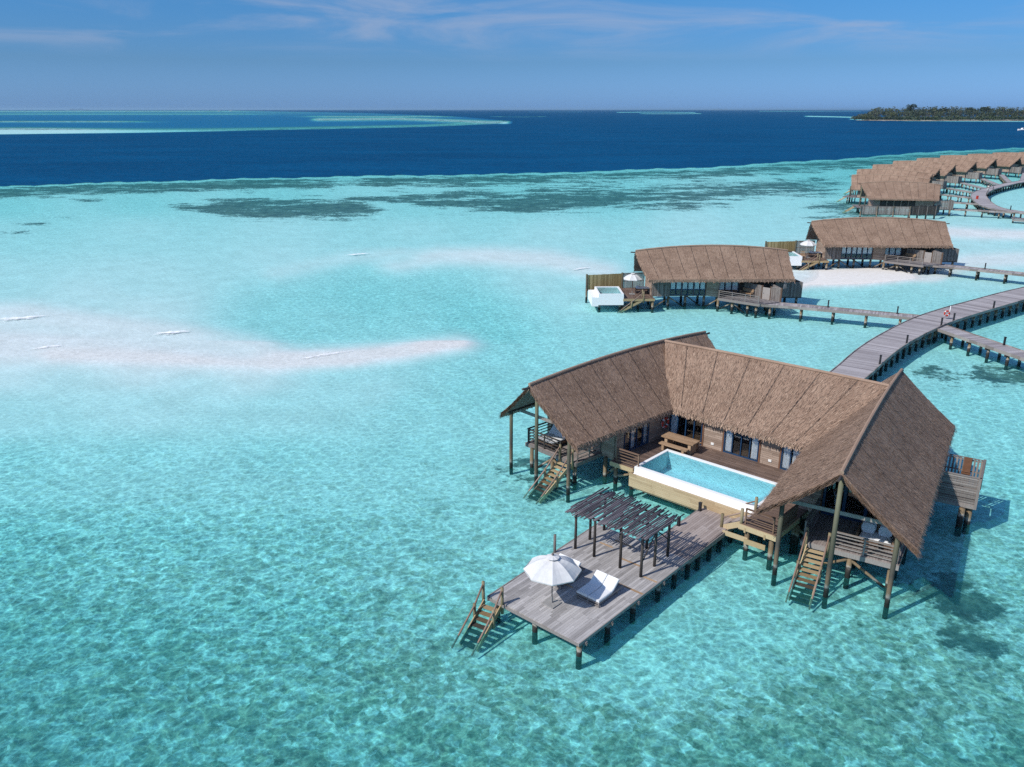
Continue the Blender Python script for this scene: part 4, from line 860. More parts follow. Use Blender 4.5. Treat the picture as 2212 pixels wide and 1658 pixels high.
def pergola():
    P = thing('pergola', 'dark open pergola roofed with rough sticks on the low sun deck', 'pergola', FK @ Matrix.Translation((6.1, 2.9, .75)))
    px = lambda x, r, z: wing(x, r, z)
    for x, r in ((6.15,-4.87),(6.15,-3.69),(6.12,-2.11),(6.1,-.9),(7.4,-4.87),(7.36,-.93),(8.72,-4.9),(8.6,-3.76),(8.58,-2.16),(8.61,-.95)):
        m = MB(); m.tube([px(x,r,.75), px(x+.01,r,1.8), px(x,r,2.82)], [.075,.07,.065], 9); part('post', m, M['dark_wood'], P, FK, True)
    for x in (6.14, 7.38, 8.62):
        m = MB(); m.tube([px(x,-5.25,2.84), px(x,-3,2.83), px(x,-.6,2.84)], .055, 8); part('beam', m, M['dark_wood'], P, FK, True)
    for r in (-4.88, -.93):
        m = MB(); m.tube([px(6.0,r,2.62), px(8.8,r,2.62)], .035, 7); part('tie', m, M['grey_wood'], P, FK, True)
    m = MB(); m.tube([px(6.15,-.9,1.5), px(7.3,-.93,2.6)], .03, 7); m.tube([px(8.6,-.95,1.7), px(7.5,-.93,2.6)], .03, 7); part('brace', m, M['dark_wood'], P, FK, True)
    sr = random.Random(3); r = -5.28; n = 0
    while r < -.58:
        x0, x1 = 5.72+sr.uniform(-.16,.18), 9.05+sr.uniform(-.3,.3); off = sr.gauss(0,.035); k = 5; m = MB()
        if sr.random() < .22: x1 = sr.uniform(7.6, 8.6)
        if sr.random() < .15: x0 = sr.uniform(6.2, 7)
        pts = [px(x0+(x1-x0)*j/k, r+off*(j/k-.5)+sr.gauss(0,.012), 2.945+sr.gauss(0,.012)) for j in range(k+1)]
        m.tube(pts, [sr.uniform(.03,.043)]*(k+1), 7); part('stick', m, M['stick'], P, FK, True); r += sr.uniform(.085,.118); n += 1
    return P
pergola()
umbrella(FK @ Matrix.Translation((1.53, 2.68, .75)), 'large white eight-sided parasol on the low sun deck', 1.3, 1.78, 2.36, turn=R(-131.5+22.5+13))
def sunbed(Mt, label):
    t = thing('double_sunbed', label, 'sunbed', Mt, 'double sunbeds on the low deck')
    f = MB(); f.box(0, 1.95, -.64, -.585, .2, .27); f.box(0, 1.95, .585, .64, .2, .27); f.box(0, .05, -.585, .585, .2, .27); f.box(1.9, 1.95, -.585, .585, .2, .27); f.box(0, 1.9, -.03, .03, .2, .26); f.box(0, .05, -.6, .6, .08, .12)
    part('frame', f, M['grey_wood'], t, Mt)
    for x in (.05, 1.5):
        for y in (-.6, 0, .6): l = MB(); l.box(x-.03, x+.03, y-.03, y+.03, 0, .2); part('leg', l, M['grey_wood'], t, Mt)
    for s in (-1, 1):
        prof = [(.02,.28),(.55,.28),(1.0,.29),(1.18,.36),(1.62,.70)]; m = MB(); w0, w1 = s*.012, s*.635; y0, y1 = min(w0,w1), max(w0,w1); n = len(prof); bv = .03
        up = []
        for i, (x, z) in enumerate(prof):
            a = prof[max(i-1,0)]; b = prof[min(i+1,n-1)]; d = Vector((b[0]-a[0], b[1]-a[1])).normalized(); up.append((x-d.y*.11, z+d.x*.11))
        sec = [[(x,y0,z),(x,y1,z),(X,y1,Zt-.03),(X,y1-bv,Zt),(X,y0+bv,Zt),(X,y0,Zt-.03)] for (x,z),(X,Zt) in zip(prof, up)]
        vs = [v for q in sec for v in q]; fs = [tuple(range(5,-1,-1)), tuple(range((n-1)*6, n*6))]
        for i in range(n-1):
            for j in range(6): fs.append((i*6+j, i*6+(j+1)%6, (i+1)*6+(j+1)%6, (i+1)*6+j))
        m._add(vs, fs, 0, .5); part('mattress', m, M['fabric'], t, Mt)
    return t
sunbed(FK @ Matrix.Translation((2.62, 1.5, .75)), 'white double sunbed standing clear of the parasol, crossed by its shadow')
sunbed(FK @ Matrix.Translation((2.65, 3.72, .75)), 'white double sunbed mostly hidden behind the parasol canopy')

# ------------------------------------------------------------------ jetties
def path_pts(ctrl, step=1.0):
    """smooth curve through (x, y, half width) points"""
    out = []; n = len(ctrl)
    for i in range(n-1):
        p0, p1, p2, p3 = [np.array(ctrl[min(max(k, 0), n-1)], float) for k in (i-1, i, i+1, i+2)]; m = max(2, int(np.hypot(*(p2-p1)[:2])/step))
        for j in range(m):
            t = j/m; out.append(.5*(2*p1 + (p2-p0)*t + (2*p0-5*p1+4*p2-p3)*t*t + (3*p1-p0-3*p2+p3)*t**3))
    out.append(np.array(ctrl[-1], float)); return out
def jetty(ctrl, z, label, name='jetty', group=None, every=2.2, th=.1, plank=.16, kerb=True, rad=.14, cross=True, z0=-1.5, ends=(0, 0)):
    P = path_pts(ctrl); root = thing(name, label, 'jetty', frame(P[0][0], P[0][1], 0, 0), group)
    s = [0]
    for a, b in zip(P[:-1], P[1:]): s.append(s[-1] + math.hypot(*(b-a)[:2]))
    s = np.array(s); P = np.array(P)
    def at_s(d): return np.array([np.interp(d, s, P[:, k]) for k in range(3)])
    def nrm(d): a, b = at_s(max(d-.4, 0)), at_s(min(d+.4, s[-1])); t = (b-a)[:2]; t /= np.hypot(*t); return np.array([t[1], -t[0]])
    m = MB(); n = int(s[-1]/plank)
    for k in range(n):
        d0, d1 = s[-1]*k/n, s[-1]*(k+.93)/n; q = []
        for d, sg in ((d0,1),(d1,1),(d1,-1),(d0,-1)): p = at_s(d); nn = nrm(d); e = p[2] + rnd.uniform(-.015,.015); q.append((p[0]+sg*nn[0]*e, p[1]+sg*nn[1]*e))
        m.hexa([(x,y,z-.05) for x,y in q]+[(x,y,z) for x,y in q])
    part('decking', m, M['jetty_plank'], root, Matrix())
    N = max(2, int(s[-1]/1.0))
    for sg in (1, -1):
        e = MB()
        L = [np.array([*(at_s(s[-1]*k/N)[:2] + sg*nrm(s[-1]*k/N)*(at_s(s[-1]*k/N)[2]+.03)), 0]) for k in range(N+1)]
        for a, b in zip(L[:-1], L[1:]): e.beam(Vector(a)+Vector((0,0,z-.06)), Vector(b)+Vector((0,0,z-.06)), .07, .28)
        part('edge_beam', e, M['slat'], root, Matrix())
    k = 0; d = ends[0]
    while d < s[-1]-ends[1]:
        p = at_s(d); nn = nrm(d); off = p[2]*.72
        for sg in (1, -1):
            x, y = p[:2]+sg*nn*off; mb = MB(); mb.tube([(x,y,z0),(x,y,z-.2)], rad, 8); part('pile', mb, M['pile'], root, Matrix(), True)
        if cross: c = MB(); a = p[:2]+nn*(p[2]+.12); b = p[:2]-nn*(p[2]+.12); c.beam((*a,z-.27), (*b,z-.27), .14, .16); part('crossbeam', c, M['dark_wood'], root, Matrix())
        d += every; k += 1
    return root, at_s, nrm, s[-1]
def jetty_plank_mat():
    t = NT('jetty_planks'); p = t.pos(); n1 = t.noise(t.scale(p, (3, 3, 3)), 1.5, 4); n2 = t.noise(p, .35, 3)
    f = t.math('ADD', t.math('MULTIPLY', t.attr('tone'), .6), t.math('ADD', t.math('MULTIPLY', n1, .25), t.math('MULTIPLY', n2, .4)))
    t.bsdf(t.ramp(t.maprange(f, .25, 1.05, smooth=False), [(0, (.20,.18,.185)), (.5, (.33,.305,.31)), (1, (.46,.43,.435))]), .8, t.bump(n1, .2, .02), .2); return t.mat
M['jetty_plank'] = jetty_plank_mat()
def bollards(at_s, nrm, ds, side, z, labels, group, h=.8):
    for d, lb in zip(ds, labels):
        p = at_s(d); n = nrm(d); q = p[:2] + side*n*(p[2]-.1); bollard(frame(q[0], q[1], z, math.atan2(n[1], n[0])), lb, group, h)
_, A, Nn, Ln = jetty([(20.5,56.5,1.35),(23.6,60.2,1.35),(27.2,63.6,1.38),(32.6,70.8,1.45),(37.2,76.2,1.5),(42.9,82.0,1.62),(47.8,86.1,1.7),(52.6,89.7,1.7),(60.7,95.6,1.7),(70,101.5,1.7),(82,108,1.7)], 1.3, 'broad curving timber jetty running from behind the pool villa to the right edge', every=1.75)
gj = 'dark bollards along the broad jetty'
bollards(A, Nn, [15.2, 23.8], 1, 1.3, ['dark bollard on the broad curving jetty, first one above the thatched roof', 'dark bollard on the broad curving jetty, just before the side branch'], gj)
bollards(A, Nn, [33.2, 36.3, 45.5], 1, 1.3, ['dark bollard behind the branch corner of the broad jetty', 'dark bollard right beside the lifebuoy stand on the broad jetty', 'dark bollard on the broad jetty, beyond the lifebuoy towards the right edge'], gj)
def buoy_stand():
    p = at(2045/1, 689.0, 1.3); Mt = frame(p.x+.2, p.y, 1.3, R(20))
    o = MB(); o.tube([(0,0,-.3),(0,0,1.35)], .04, 8); tag(part('buoy_post', o, M['fabric'], None, Mt, True), 'thin white post carrying a lifebuoy at the jetty branch', 'post')
    lifebuoy(Mt @ Matrix.Translation((-.42, -.05, .62)) @ Matrix.Rotation(R(-20), 4, 'Z'), 'red lifebuoy on a white post where the broad jetty branches', r=.24)
buoy_stand()
_, A, Nn, Ln = jetty([(43.0,81.2,.95),(45.7,70.1,.95),(48.6,58,.95),(50,52,.95)], 1.2, 'narrow timber jetty branching off towards the right edge, in front of the broad jetty', every=2.3, ends=(1.2,0))
bollards(A, Nn, [8.2], -1, 1.2, ['dark bollard on the narrow jetty branching to the right edge'], gj)
_, A, Nn, Ln = jetty([(28.0,90.75,.8),(32.1,89.3,.8),(37.6,86.7,.8),(43.2,84.0,.85)], 1.22, 'narrow timber footbridge linking the nearer mid-distance villa with the broad jetty', 'footbridge', every=3.35, ends=(1.2,1.2))
bollards(A, Nn, [7.2, 14.2], -1, 1.22, ['dark bollard near the middle of the footbridge of the nearer mid-distance villa', 'dark bollard on that footbridge where it meets the broad jetty'], 'dark bollards along the footbridges')
_, A, Nn, Ln = jetty([(57.5,116.2,.85),(62.6,112.7,.85),(68.2,108.1,.85),(80,99,.85)], 1.22, 'narrow timber footbridge from the sandbank villa to the right edge', 'footbridge', every=3.4, ends=(1.2,0))
bollards(A, Nn, [8.6], -1, 1.22, ['lone dark bollard on the footbridge of the sandbank villa'], 'dark bollards along the footbridges')

# ------------------------------------------------------------------ the two mid-distance villas
def mid_villa(Mw):
    V = thing('overwater_villa', 'nearer mid-distance thatched villa with a white plunge pool, standing over open water', 'villa', Mw)
    roof(V, Mw, ((0,0,6.3), (17.9,0,6.3), .6), [((1.15,3.35,3.55),(17.9,3.2,3.55)), ((.6,-3.4,3.55),(17.9,-3.4,3.55))], 46, 10)
    def wallbox(p, q, z0, z1, mat, name='wall', t=.08):
        mb = MB(); p = Vector(wing(*p,0)); q = Vector(wing(*q,0)); u = (q-p).normalized(); n = Vector((-u.y,u.x,0))*t
        mb.hexa([tuple(v+Vector((0,0,z))) for z in (z0,z1) for v in (p,q,q+n,p+n)], 0, .5); return part(name, mb, M[mat], V, Mw)
    def screen(p, q, z0, z1, mat='slat', name='slat_wall', **k): mb = MB(); slats(mb, p, q, z0, z1, **k); return part(name, mb, M[mat], V, Mw)
    wallbox((1.9,1.5),(3.95,1.5),1.2,3.7,'dark_room_shade'); screen((1.88,1.62),(3.97,1.62),1.2,3.55)
    for k in range(3): glazed(V, Mw, (4.02+1.4*k,1.5), (5.38+1.4*k,1.5), 1.3, 3.6, 2, (), 'window', .09, 2.0, blind=2.05)
    for k in range(4): t = MB(); t.box(3.985+1.4*k-.03, 3.985+1.4*k+.03, -1.56, -1.4, 1.25, 3.6); part('window_post', t, M['brown_wood'], V, Mw)
    wallbox((8.27,1.55),(9.6,2.25),1.25,3.7,'wall_x'); wallbox((9.6,2.25),(9.7,1.3),1.25,3.7,'wall_y')
    glazed(V, Mw, (9.72,1.3), (12.1,1.3), 1.38, 3.6, 3, (), 'window', .09, None, blind=1.9); wallbox((12.1,1.3),(17.5,1.2),1.25,3.7,'dark_room_shade')
    wallbox((1.9,-2.6),(1.9,1.5),1.25,3.75,'wall_y',t=-.1); wallbox((17.4,-2.7),(1.9,-2.7),1.25,3.75,'wall_x'); wallbox((17.4,1.2),(17.4,-2.7),1.25,3.7,'wall_y')
    for x in (2.0, 17.35): m = MB(); m.prism([(-2.6,3.75),(2.6,3.75),(0,6.0)],0,.08); m.v = [(x+v[2],v[0],v[1]) for v in m.v]; part('gable', m, M['wall_y'], V, Mw)
    m = MB(); m.box(1.95, 17.4, -1.4, 2.65, 1.2, 1.36); part('floor', m, M['floor_in'], V, Mw)
    # porch and its screens
    m = MB(); m.prism([(9.35,-3.0),(13.1,-6.35),(15.85,-5.3),(15.6,-1.2),(9.75,-1.25)], 1.22, 1.35); part('porch_deck', m, M['deck_jetty'], V, Mw)
    m = MB(); m.beam((9.3,-3.08,1.2),(13.15,-6.45,1.2),.1,.26); part('deck_beam', m, M['grey_wood'], V, Mw)
    railing(V, Mw, (9.42,3.0,1.35), (13.05,6.25,1.35), .82, 3, 4); railing(V, Mw, (9.42,2.95,1.35), (9.7,1.6,1.35), .82, 4, 2)
    screen((12.75,1.4),(14.2,3.6),1.35,2.85); screen((14.95,4.4),(15.82,5.25),1.35,2.85); screen((15.82,5.25),(15.6,2.4),1.35,2.85)
    d = MB(); d.prism([(14.25,-3.68),(14.9,-4.33),(14.86,-4.37),(14.21,-3.72)][::-1], 1.36, 2.72); dd = part('door', d, M['slat'], V, Mw)
    kn = MB(); kn.pillow(wing(14.32,3.82,2.05), .05,.05,.05); part('handle', kn, M['metal'], dd, Mw)
    m = MB()
    for x, r in ((14.2,3.64),(14.94,4.38),(15.84,5.27)): m.box(x-.07,x+.07,-r-.07,-r+.07,1.3,2.92)
    part('screen_post', m, M['brown_wood'], V, Mw)
    screen((16.3,1.75),(19.45,1.9),1.15,2.85); screen((19.45,1.9),(18.95,-2.0),1.15,2.85); screen((17.5,-2.2),(18.95,-2.0),1.15,2.85)
    m = MB(); m.prism([(16.3,-1.75),(19.45,-1.9),(18.95,2.0),(17.5,2.1)],1.02,1.15); part('shower_floor', m, M['dark_wood'], V, Mw)
    # pool deck, fence and plunge pool
    m = MB(); m.prism([(-1.7,-3.3),(1.9,-3.3),(1.9,2.9),(-1.7,2.6)],1.2,1.33); m.prism([(-5.0,1.0),(-1.7,1.0),(-1.7,2.5),(-5.0,1.75)],1.2,1.33); part('pool_deck', m, M['deck_pool'], V, Mw)
    m = MB(); m.box(-1.7,1.95,-3.38,-3.3,1.05,1.32); part('deck_beam', m, M['new_wood'], V, Mw)
    screen((-5.3,-1.85),(-1.05,-2.75),1.15,3.12,'bamboo','bamboo_fence',w=.1,gap=.005,frame=False); screen((-.92,-2.78),(1.85,-3.35),1.15,3.12)
    for x, r in ((-5.4,-1.82),(-.98,-2.78)): pile(V, Mw, x, r, 3.2, rad=.13, name='fence_post', mat='roof_post_mat')
    b = MB(); x0,x1,y0,y1,zt = -4.55,-1.65,-3.35,.95,1.9; w = .18
    b.box(x0,x1,y1-w,y1,.6,zt); b.box(x0,x1,y0,y0+w,.6,zt); b.box(x0,x0+w,y0+w,y1-w,.6,zt); b.box(x1-w,x1,y0+w,y1-w,.6,zt); b.box(x0+w,x1-w,y0+w,y1-w,.6,.75); b.box(x0-.75,x0,y0-.0,y1,.45,1.5)
    pool = part('plunge_pool', b, M['white'], V, Mw)
    t = MB(); t.box(x0+w+.003,x1-w-.003,y0+w+.003,y1-w-.003,.753,1.05); part('pool_lining', t, M['pool_tile'], pool, Mw)
    t = MB(); z = zt-.09; t.face([(x0+w,y0+w,z),(x1-w,y0+w,z),(x1-w,y1-w,z),(x0+w,y1-w,z)]); part('pool_water', t, M['pool_water'], pool, Mw)
    for x, r in ((-4.4,2.9),(-2.0,2.9),(-4.4,-.5)): pile(V, Mw, x, r, .6, rad=.17)
    stairs(V, Mw, (.55,2.9,1.2), (-1.5,2.9,.05), .85, 7, under=.3, rail_end=1.3)
    for x, r in ((1.75,3.15),(-1.5,.8),(.2,2.5),(1.9,1.4),(3.9,1.4),(5.9,1.4),(8.1,1.45),(9.5,2.6),(2,-1),(4,-1.2),(6,-1.2),(8,-1.2),(10,0),(12,0),(14,0),(10.8,3.9),(12.2,5.2),(13.0,5.8),(14.5,4.9),(15.4,4.9),(15.2,2.2),(17.2,.8),(19.0,1.6),(18.7,-1.5),(12,2.6),(-1,-2.3),(1.6,-2.9),(12,-2.4),(15,-2.4),(17,-2.4)): pile(V, Mw, x, r, 1.18, rad=.15)
    brace(V, Mw, (4.0,1.45,1.05),(5.75,1.45,-.1)); brace(V, Mw, (9.4,2.5,1.0),(8.2,1.5,-.1)); brace(V, Mw, (10.8,3.9,.95),(9.6,2.7,-.1)); brace(V, Mw, (10.8,3.9,.95),(12.0,5.0,-.1)); brace(V, Mw, (1.75,3.1,.2),(3.8,1.5,.9)); brace(V, Mw, (6.2,-1,1),(7.8,1.2,-.1))
    return V
FB = frame(14.45, 95.9, 0, R(1)); FC = frame(43.7, 120.9, 0, R(-3)) @ Matrix.Diagonal((1.067, 1.04, 1.03, 1))
VB = mid_villa(FB)
VC = copy_tree(VB, FC); VC['label'] = 'farther mid-distance thatched villa whose stilts stand on a bare sandbank'
def on_mid(make, offset):
    a = make(FB @ offset); b = copy_tree(a, FC @ offset); return a, b
a, b = on_mid(lambda m: umbrella(m, 'white parasol beside the plunge pool of the nearer mid-distance villa', 1.14, 1.85, 2.4, turn=.3), Matrix.Translation((-.3, -.85, 1.33)))
b['label'] = 'white parasol beside the plunge pool of the sandbank villa'
def porch_bench(Mt):
    t = thing('porch_bench', 'pale wooden bench against the slatted screen of the nearer mid-distance villa', 'bench', Mt, 'benches on the porches')
    m = MB(); m.box(-.8,.8,-.27,.22,.38,.44); part('seat', m, M['teak_plain'], t, Mt)
    m = MB()
    for z in (.55,.68,.81): m.box(-.8,.8,.2,.24,z,z+.1)
    part('backrest', m, M['teak_plain'], t, Mt)
    for s in (-1,1):
        m = MB(); m.box(s*.78-.04,s*.78+.04,-.27,.24,.56,.61); m.box(s*.78-.03,s*.78+.03,-.25,-.19,.44,.56); part('arm', m, M['teak_plain'], t, Mt)
        for y in (-.22,.2): l = MB(); l.box(s*.75-.04,s*.75+.04,y-.04,y+.04,0,.38); part('leg', l, M['teak_plain'], t, Mt)
    return t
a, b = on_mid(porch_bench, Matrix.Translation((12.85, -2.35, 1.35)) @ Matrix.Rotation(math.atan2(-2.2, 1.45), 4, 'Z')); b['label'] = 'pale wooden bench against the slatted screen of the sandbank villa'
def lounger(Mt):
    t = thing('sun_lounger', 'white topped sun lounger under the eave of the nearer mid-distance villa', 'sunbed', Mt, 'sun loungers by the plunge pools')
    m = MB(); m.box(-.9,.9,-.5,.5,.42,.5); part('frame', m, M['brown_wood'], t, Mt)
    for x in (-.8,.8):
        for y in (-.42,.42): l = MB(); l.box(x-.04,x+.04,y-.04,y+.04,0,.42); part('leg', l, M['brown_wood'], t, Mt)
    m = MB(); m.pillow((0,0,.58),.88,.48,.1,p=8); part('mattress', m, M['fabric'], t, Mt, True); m = MB(); m.pillow((-.6,0,.7),.2,.4,.07,p=6); part('pillow', m, M['fabric'], t, Mt, True); return t
a, b = on_mid(lounger, Matrix.Translation((1.15, .1, 1.33))); b['label'] = 'white topped sun lounger under the eave of the sandbank villa'
def deck_chair(Mt):
    t = thing('deck_chair', 'slatted teak chair beside the plunge pool of the sandbank villa', 'chair', Mt)
    m = MB(); m.box(-.28,.28,-.3,.3,.38,.43); part('seat', m, M['teak_plain'], t, Mt)
    m = MB()
    for k in range(5): m.box(-.27+.115*k,-.19+.115*k,.26,.3,.43,.95)
    m.box(-.28,.28,.255,.305,.92,.99); part('backrest', m, M['teak_plain'], t, Mt)
    for x in (-.25,.25):
        for y in (-.26,.26): l = MB(); l.box(x-.03,x+.03,y-.03,y+.03,0,.38); part('leg', l, M['teak_plain'], t, Mt)
deck_chair(FC @ Matrix.Translation((-1.1, -1.6, 1.33)))

# ------------------------------------------------------------------ the far row of villas and their curved jetty
def far_villa(A, B, label, group, fence=False):
    L = (B-A).length; Mw = frame(A.x, A.y, 0, math.atan2(B.y-A.y, B.x-A.x))
    V = thing('overwater_villa', label, 'villa', Mw, group)
    roof(V, Mw, ((0,0,6.35),(L,0,6.2),.5), [((1.4,3.6,3.35),(L-.9,3.5,3.35)), ((1.2,-3.6,3.35),(L-.9,-3.5,3.35))], 12, 9)
    m = MB(); m.box(2.6, L-1.6, -2.5, 2.5, 1.3, 3.75); part('wall', m, M['wall_x'], V, Mw)
    for x in (2.7, L-1.75): m = MB(); m.prism([(-2.6,3.75),(2.6,3.75),(0,5.9)],0,.1); m.v = [(x+v[2],v[0],v[1]) for v in m.v]; part('gable', m, M['dark_room_shade'], V, Mw)  # gables coloured dark to stand for shade under the roof overhang
    for k in range(5): x = 4+1.5*k; g = MB(); g.box(x, x+1.3, -2.56, -2.5, 1.6, 3.3); part('window', g, M['dark_room_shade' if fence else 'blue'], V, Mw)
    m = MB(); m.box(-.8, L-1, -2.9, 2.9, 1.15, 1.3); part('deck', m, M['deck_jetty'], V, Mw)
    for a, b in (((L-1.2,2.7),(L+2.6,2.4)), ((L+2.6,2.4),(L+2.4,-.4)), ((L-1.3,-1.2),(L+1.2,-1.2))): s = MB(); slats(s, a, b, 1.15, 3.05, .12, .03); part('slat_wall', s, M['slat'], V, Mw)
    m = MB(); m.prism([(L-1,-2.5),(L+2.6,-2.4),(L+2.4,1.2),(L-1,1.2)],1.0,1.15); part('rear_deck', m, M['deck_jetty'], V, Mw)
    for x in np.linspace(.3, L+2, 7):
        for r in (2.4, -1.8): pile(V, Mw, x, r, 1.15, rad=.16)
    for r in (2.6, -2.6): pile(V, Mw, .8, r, 3.9, rad=.12, name='roof_post', mat='roof_post_mat')
    pile(V, Mw, .3, 0, 5.9, rad=.12, name='roof_post', mat='roof_post_mat')
    stairs(V, Mw, (-.7,-.6,1.15),(-2.3,-.6,.05),.9,6,rails=False)
    return V, Mw, L
FAR = [((1860,396),(2032,400)), ((1840,379),(2010,388)), ((1852,367),(2015,377)), ((1886,357),(2030,366)), ((1930,349),(2064,359)), ((1981,343),(2109,353)), ((2032,337),(2152,347)), ((2091,334),(2204,345)), ((2145,331),(2257,343)), ((2201,330),(2310,341))]
ORD = ['', 'first', 'second', 'third', 'fourth', 'fifth', 'sixth', 'seventh', 'eighth', 'ninth']
ends = []
for k, (p, q) in enumerate(FAR):
    A = at(*p, 6.35); v = q[1]
    while True:
        B = at(q[0], v, 6.2)
        if (B-A).length < 19.5 or v < p[1]-4: break
        v -= .25
    A.z = B.z = 0
    lb = 'foremost villa of the far row, a long grey slatted fence along its near side' if k == 0 else f'{ORD[k]} thatched villa behind the fenced one in the far row'
    V, Mw, L = far_villa(A, B, lb, 'thatched villas of the far row', k == 0); ends.append((Mw, L))
def far_fence():
    a = at(1856.7, 471, 0); b = at(1963, 472.3, 0); c = at(2019, 471.5, 0); root = thing('privacy_fence', 'grey slatted privacy fence on posts in front of the foremost far villa', 'fence', frame(a.x, a.y))
    W = lambda p: (p.x, -p.y)
    m = MB(); slats(m, W(a), W(b), .75, 2.45, .12, .03); part('slat_panel', m, M['slat'], root, Matrix())
    m = MB(); slats(m, W(b), W(c), .75, 2.5, .14, .012); part('boarded_panel', m, M['dark_wood'], root, Matrix()); m = MB(); d = c + Vector((2.5, 3.5, 0)); slats(m, W(c), W(d), .75, 2.5, .14, .012); part('boarded_panel', m, M['dark_wood'], root, Matrix())
    for k in range(4): p = a.lerp(b, k/3); pile(root, Matrix(), p.x, -p.y+.12, 2.55, rad=.14, name='post', mat='roof_post_mat')
    for k in range(4): p = b.lerp(c, k/3); t = MB(); t.box(p.x-.05,p.x+.05,p.y-.1,p.y,.7,2.5); part('rail_post', t, M['grey_wood'], root, Matrix()); pile(root, Matrix(), p.x, -p.y-.3, .75, rad=.18)
far_fence()
loop = [(112,168,1.3),(107.6,179.5,1.35),(107.8,187,1.6),(111.3,197,1.75),(118,211.5,1.75),(124,221.3,1.6),(132.4,232.2,1.4),(145.3,246.4,1.35),(156.5,257.2,1.3),(178,278,1.3)]
_, A, Nn, Ln = jetty(loop, 1.25, 'far jetty curving past the heads of the far villas', every=2.6, plank=.3, rad=.17)
bollards(A, Nn, [5, 14, 33, 47, 57.5, 68], 1, 1.25, ['dark bollard on the near end of the far curving jetty', 'dark bollard at the tightest part of the far curving jetty, right of the bend', 'dark bollard above the bend of the far jetty, beside the red float box', 'dark bollard next after the bend on the far jetty', 'second dark bollard after the bend on the far jetty', 'third dark bollard after the bend on the far jetty, near the walking person'], 'dark bollards along the far jetty', .9)
hits = [(106.9,177.6),(108.9,193.5),(114.6,207.2),(122.2,221.0),(131.4,234.0),(142,246.2),(150,253.6),(158,260.5),(168,270),(176,277)]
for k, ((Mw, L), h) in enumerate(zip(ends, hits)):
    p = Mw @ Vector((L+2.3, .6 if k else -1.2, 0))
    if (p - Vector((*h, 0))).length < 2: continue
    jetty([(p.x, p.y, .7), ((p.x+h[0])/2, (p.y+h[1])/2, .7), (*h, .7)], 1.15, f'narrow footbridge from the {"fenced villa" if k == 0 else ORD[k] + " villa behind the fenced one"} to the far curving jetty', 'footbridge', 'footbridges of the far row', every=3.2, plank=.3, rad=.15)
def float_box():
    p = at(2110.5, 430.5, 1.25); Mt = frame(p.x, p.y, 1.25); b = MB(); b.box(-.22,.22,-.15,.15,0,.75); b.box(-.25,.25,-.18,.18,.75,.8)
    tag(part('rescue_box', b, M['red'], None, Mt), 'red rescue box at the bend of the far curving jetty', 'box')
float_box()
p = at(2133.5, 413.6, 1.25); person(frame(p.x, p.y, 1.25, 2.2), 'small far figure in white walking along the curving far jetty', 0, 0, M['pale_cloth'], M['pale_cloth'])
def landing():
    a = at(2185.5, 473, .65); Mt = frame(a.x, a.y, 0, R(-28)); t = thing('landing_stage', 'low timber landing stage beside the near end of the far jetty', 'landing', Mt)
    m = MB(); m.box(0, 5, 0, 2, .55, .7); part('platform', m, M['deck_jetty'], t, Mt)
    m = MB(); m.box(.1, 4.9, -.02, .08, .15, .5); part('fender', m, M['grey_wood'], t, Mt)
    for x in (.3, 2.5, 4.7): pile(t, Mt, x, -.2, .55, rad=.15)
landing()
def tanks(k, lb):
    Mw, L = ends[k]; Mt = Mw @ Matrix.Translation((L-.3, .4, 1.3)); m = MB(); m.tube([(0,0,0),(0,0,.75)], .5, 14); m.tube([(0,0,.75),(0,0,.85)], [.5,.2], 14); o = part('water_tank', m, M['blue_tank'], None, Mt); tag(o, lb, 'tank', 'blue tanks behind the far villas')
tanks(3, 'blue tank behind the third villa past the fenced one'); tanks(7, 'blue tank behind the seventh villa past the fenced one, near the right edge')

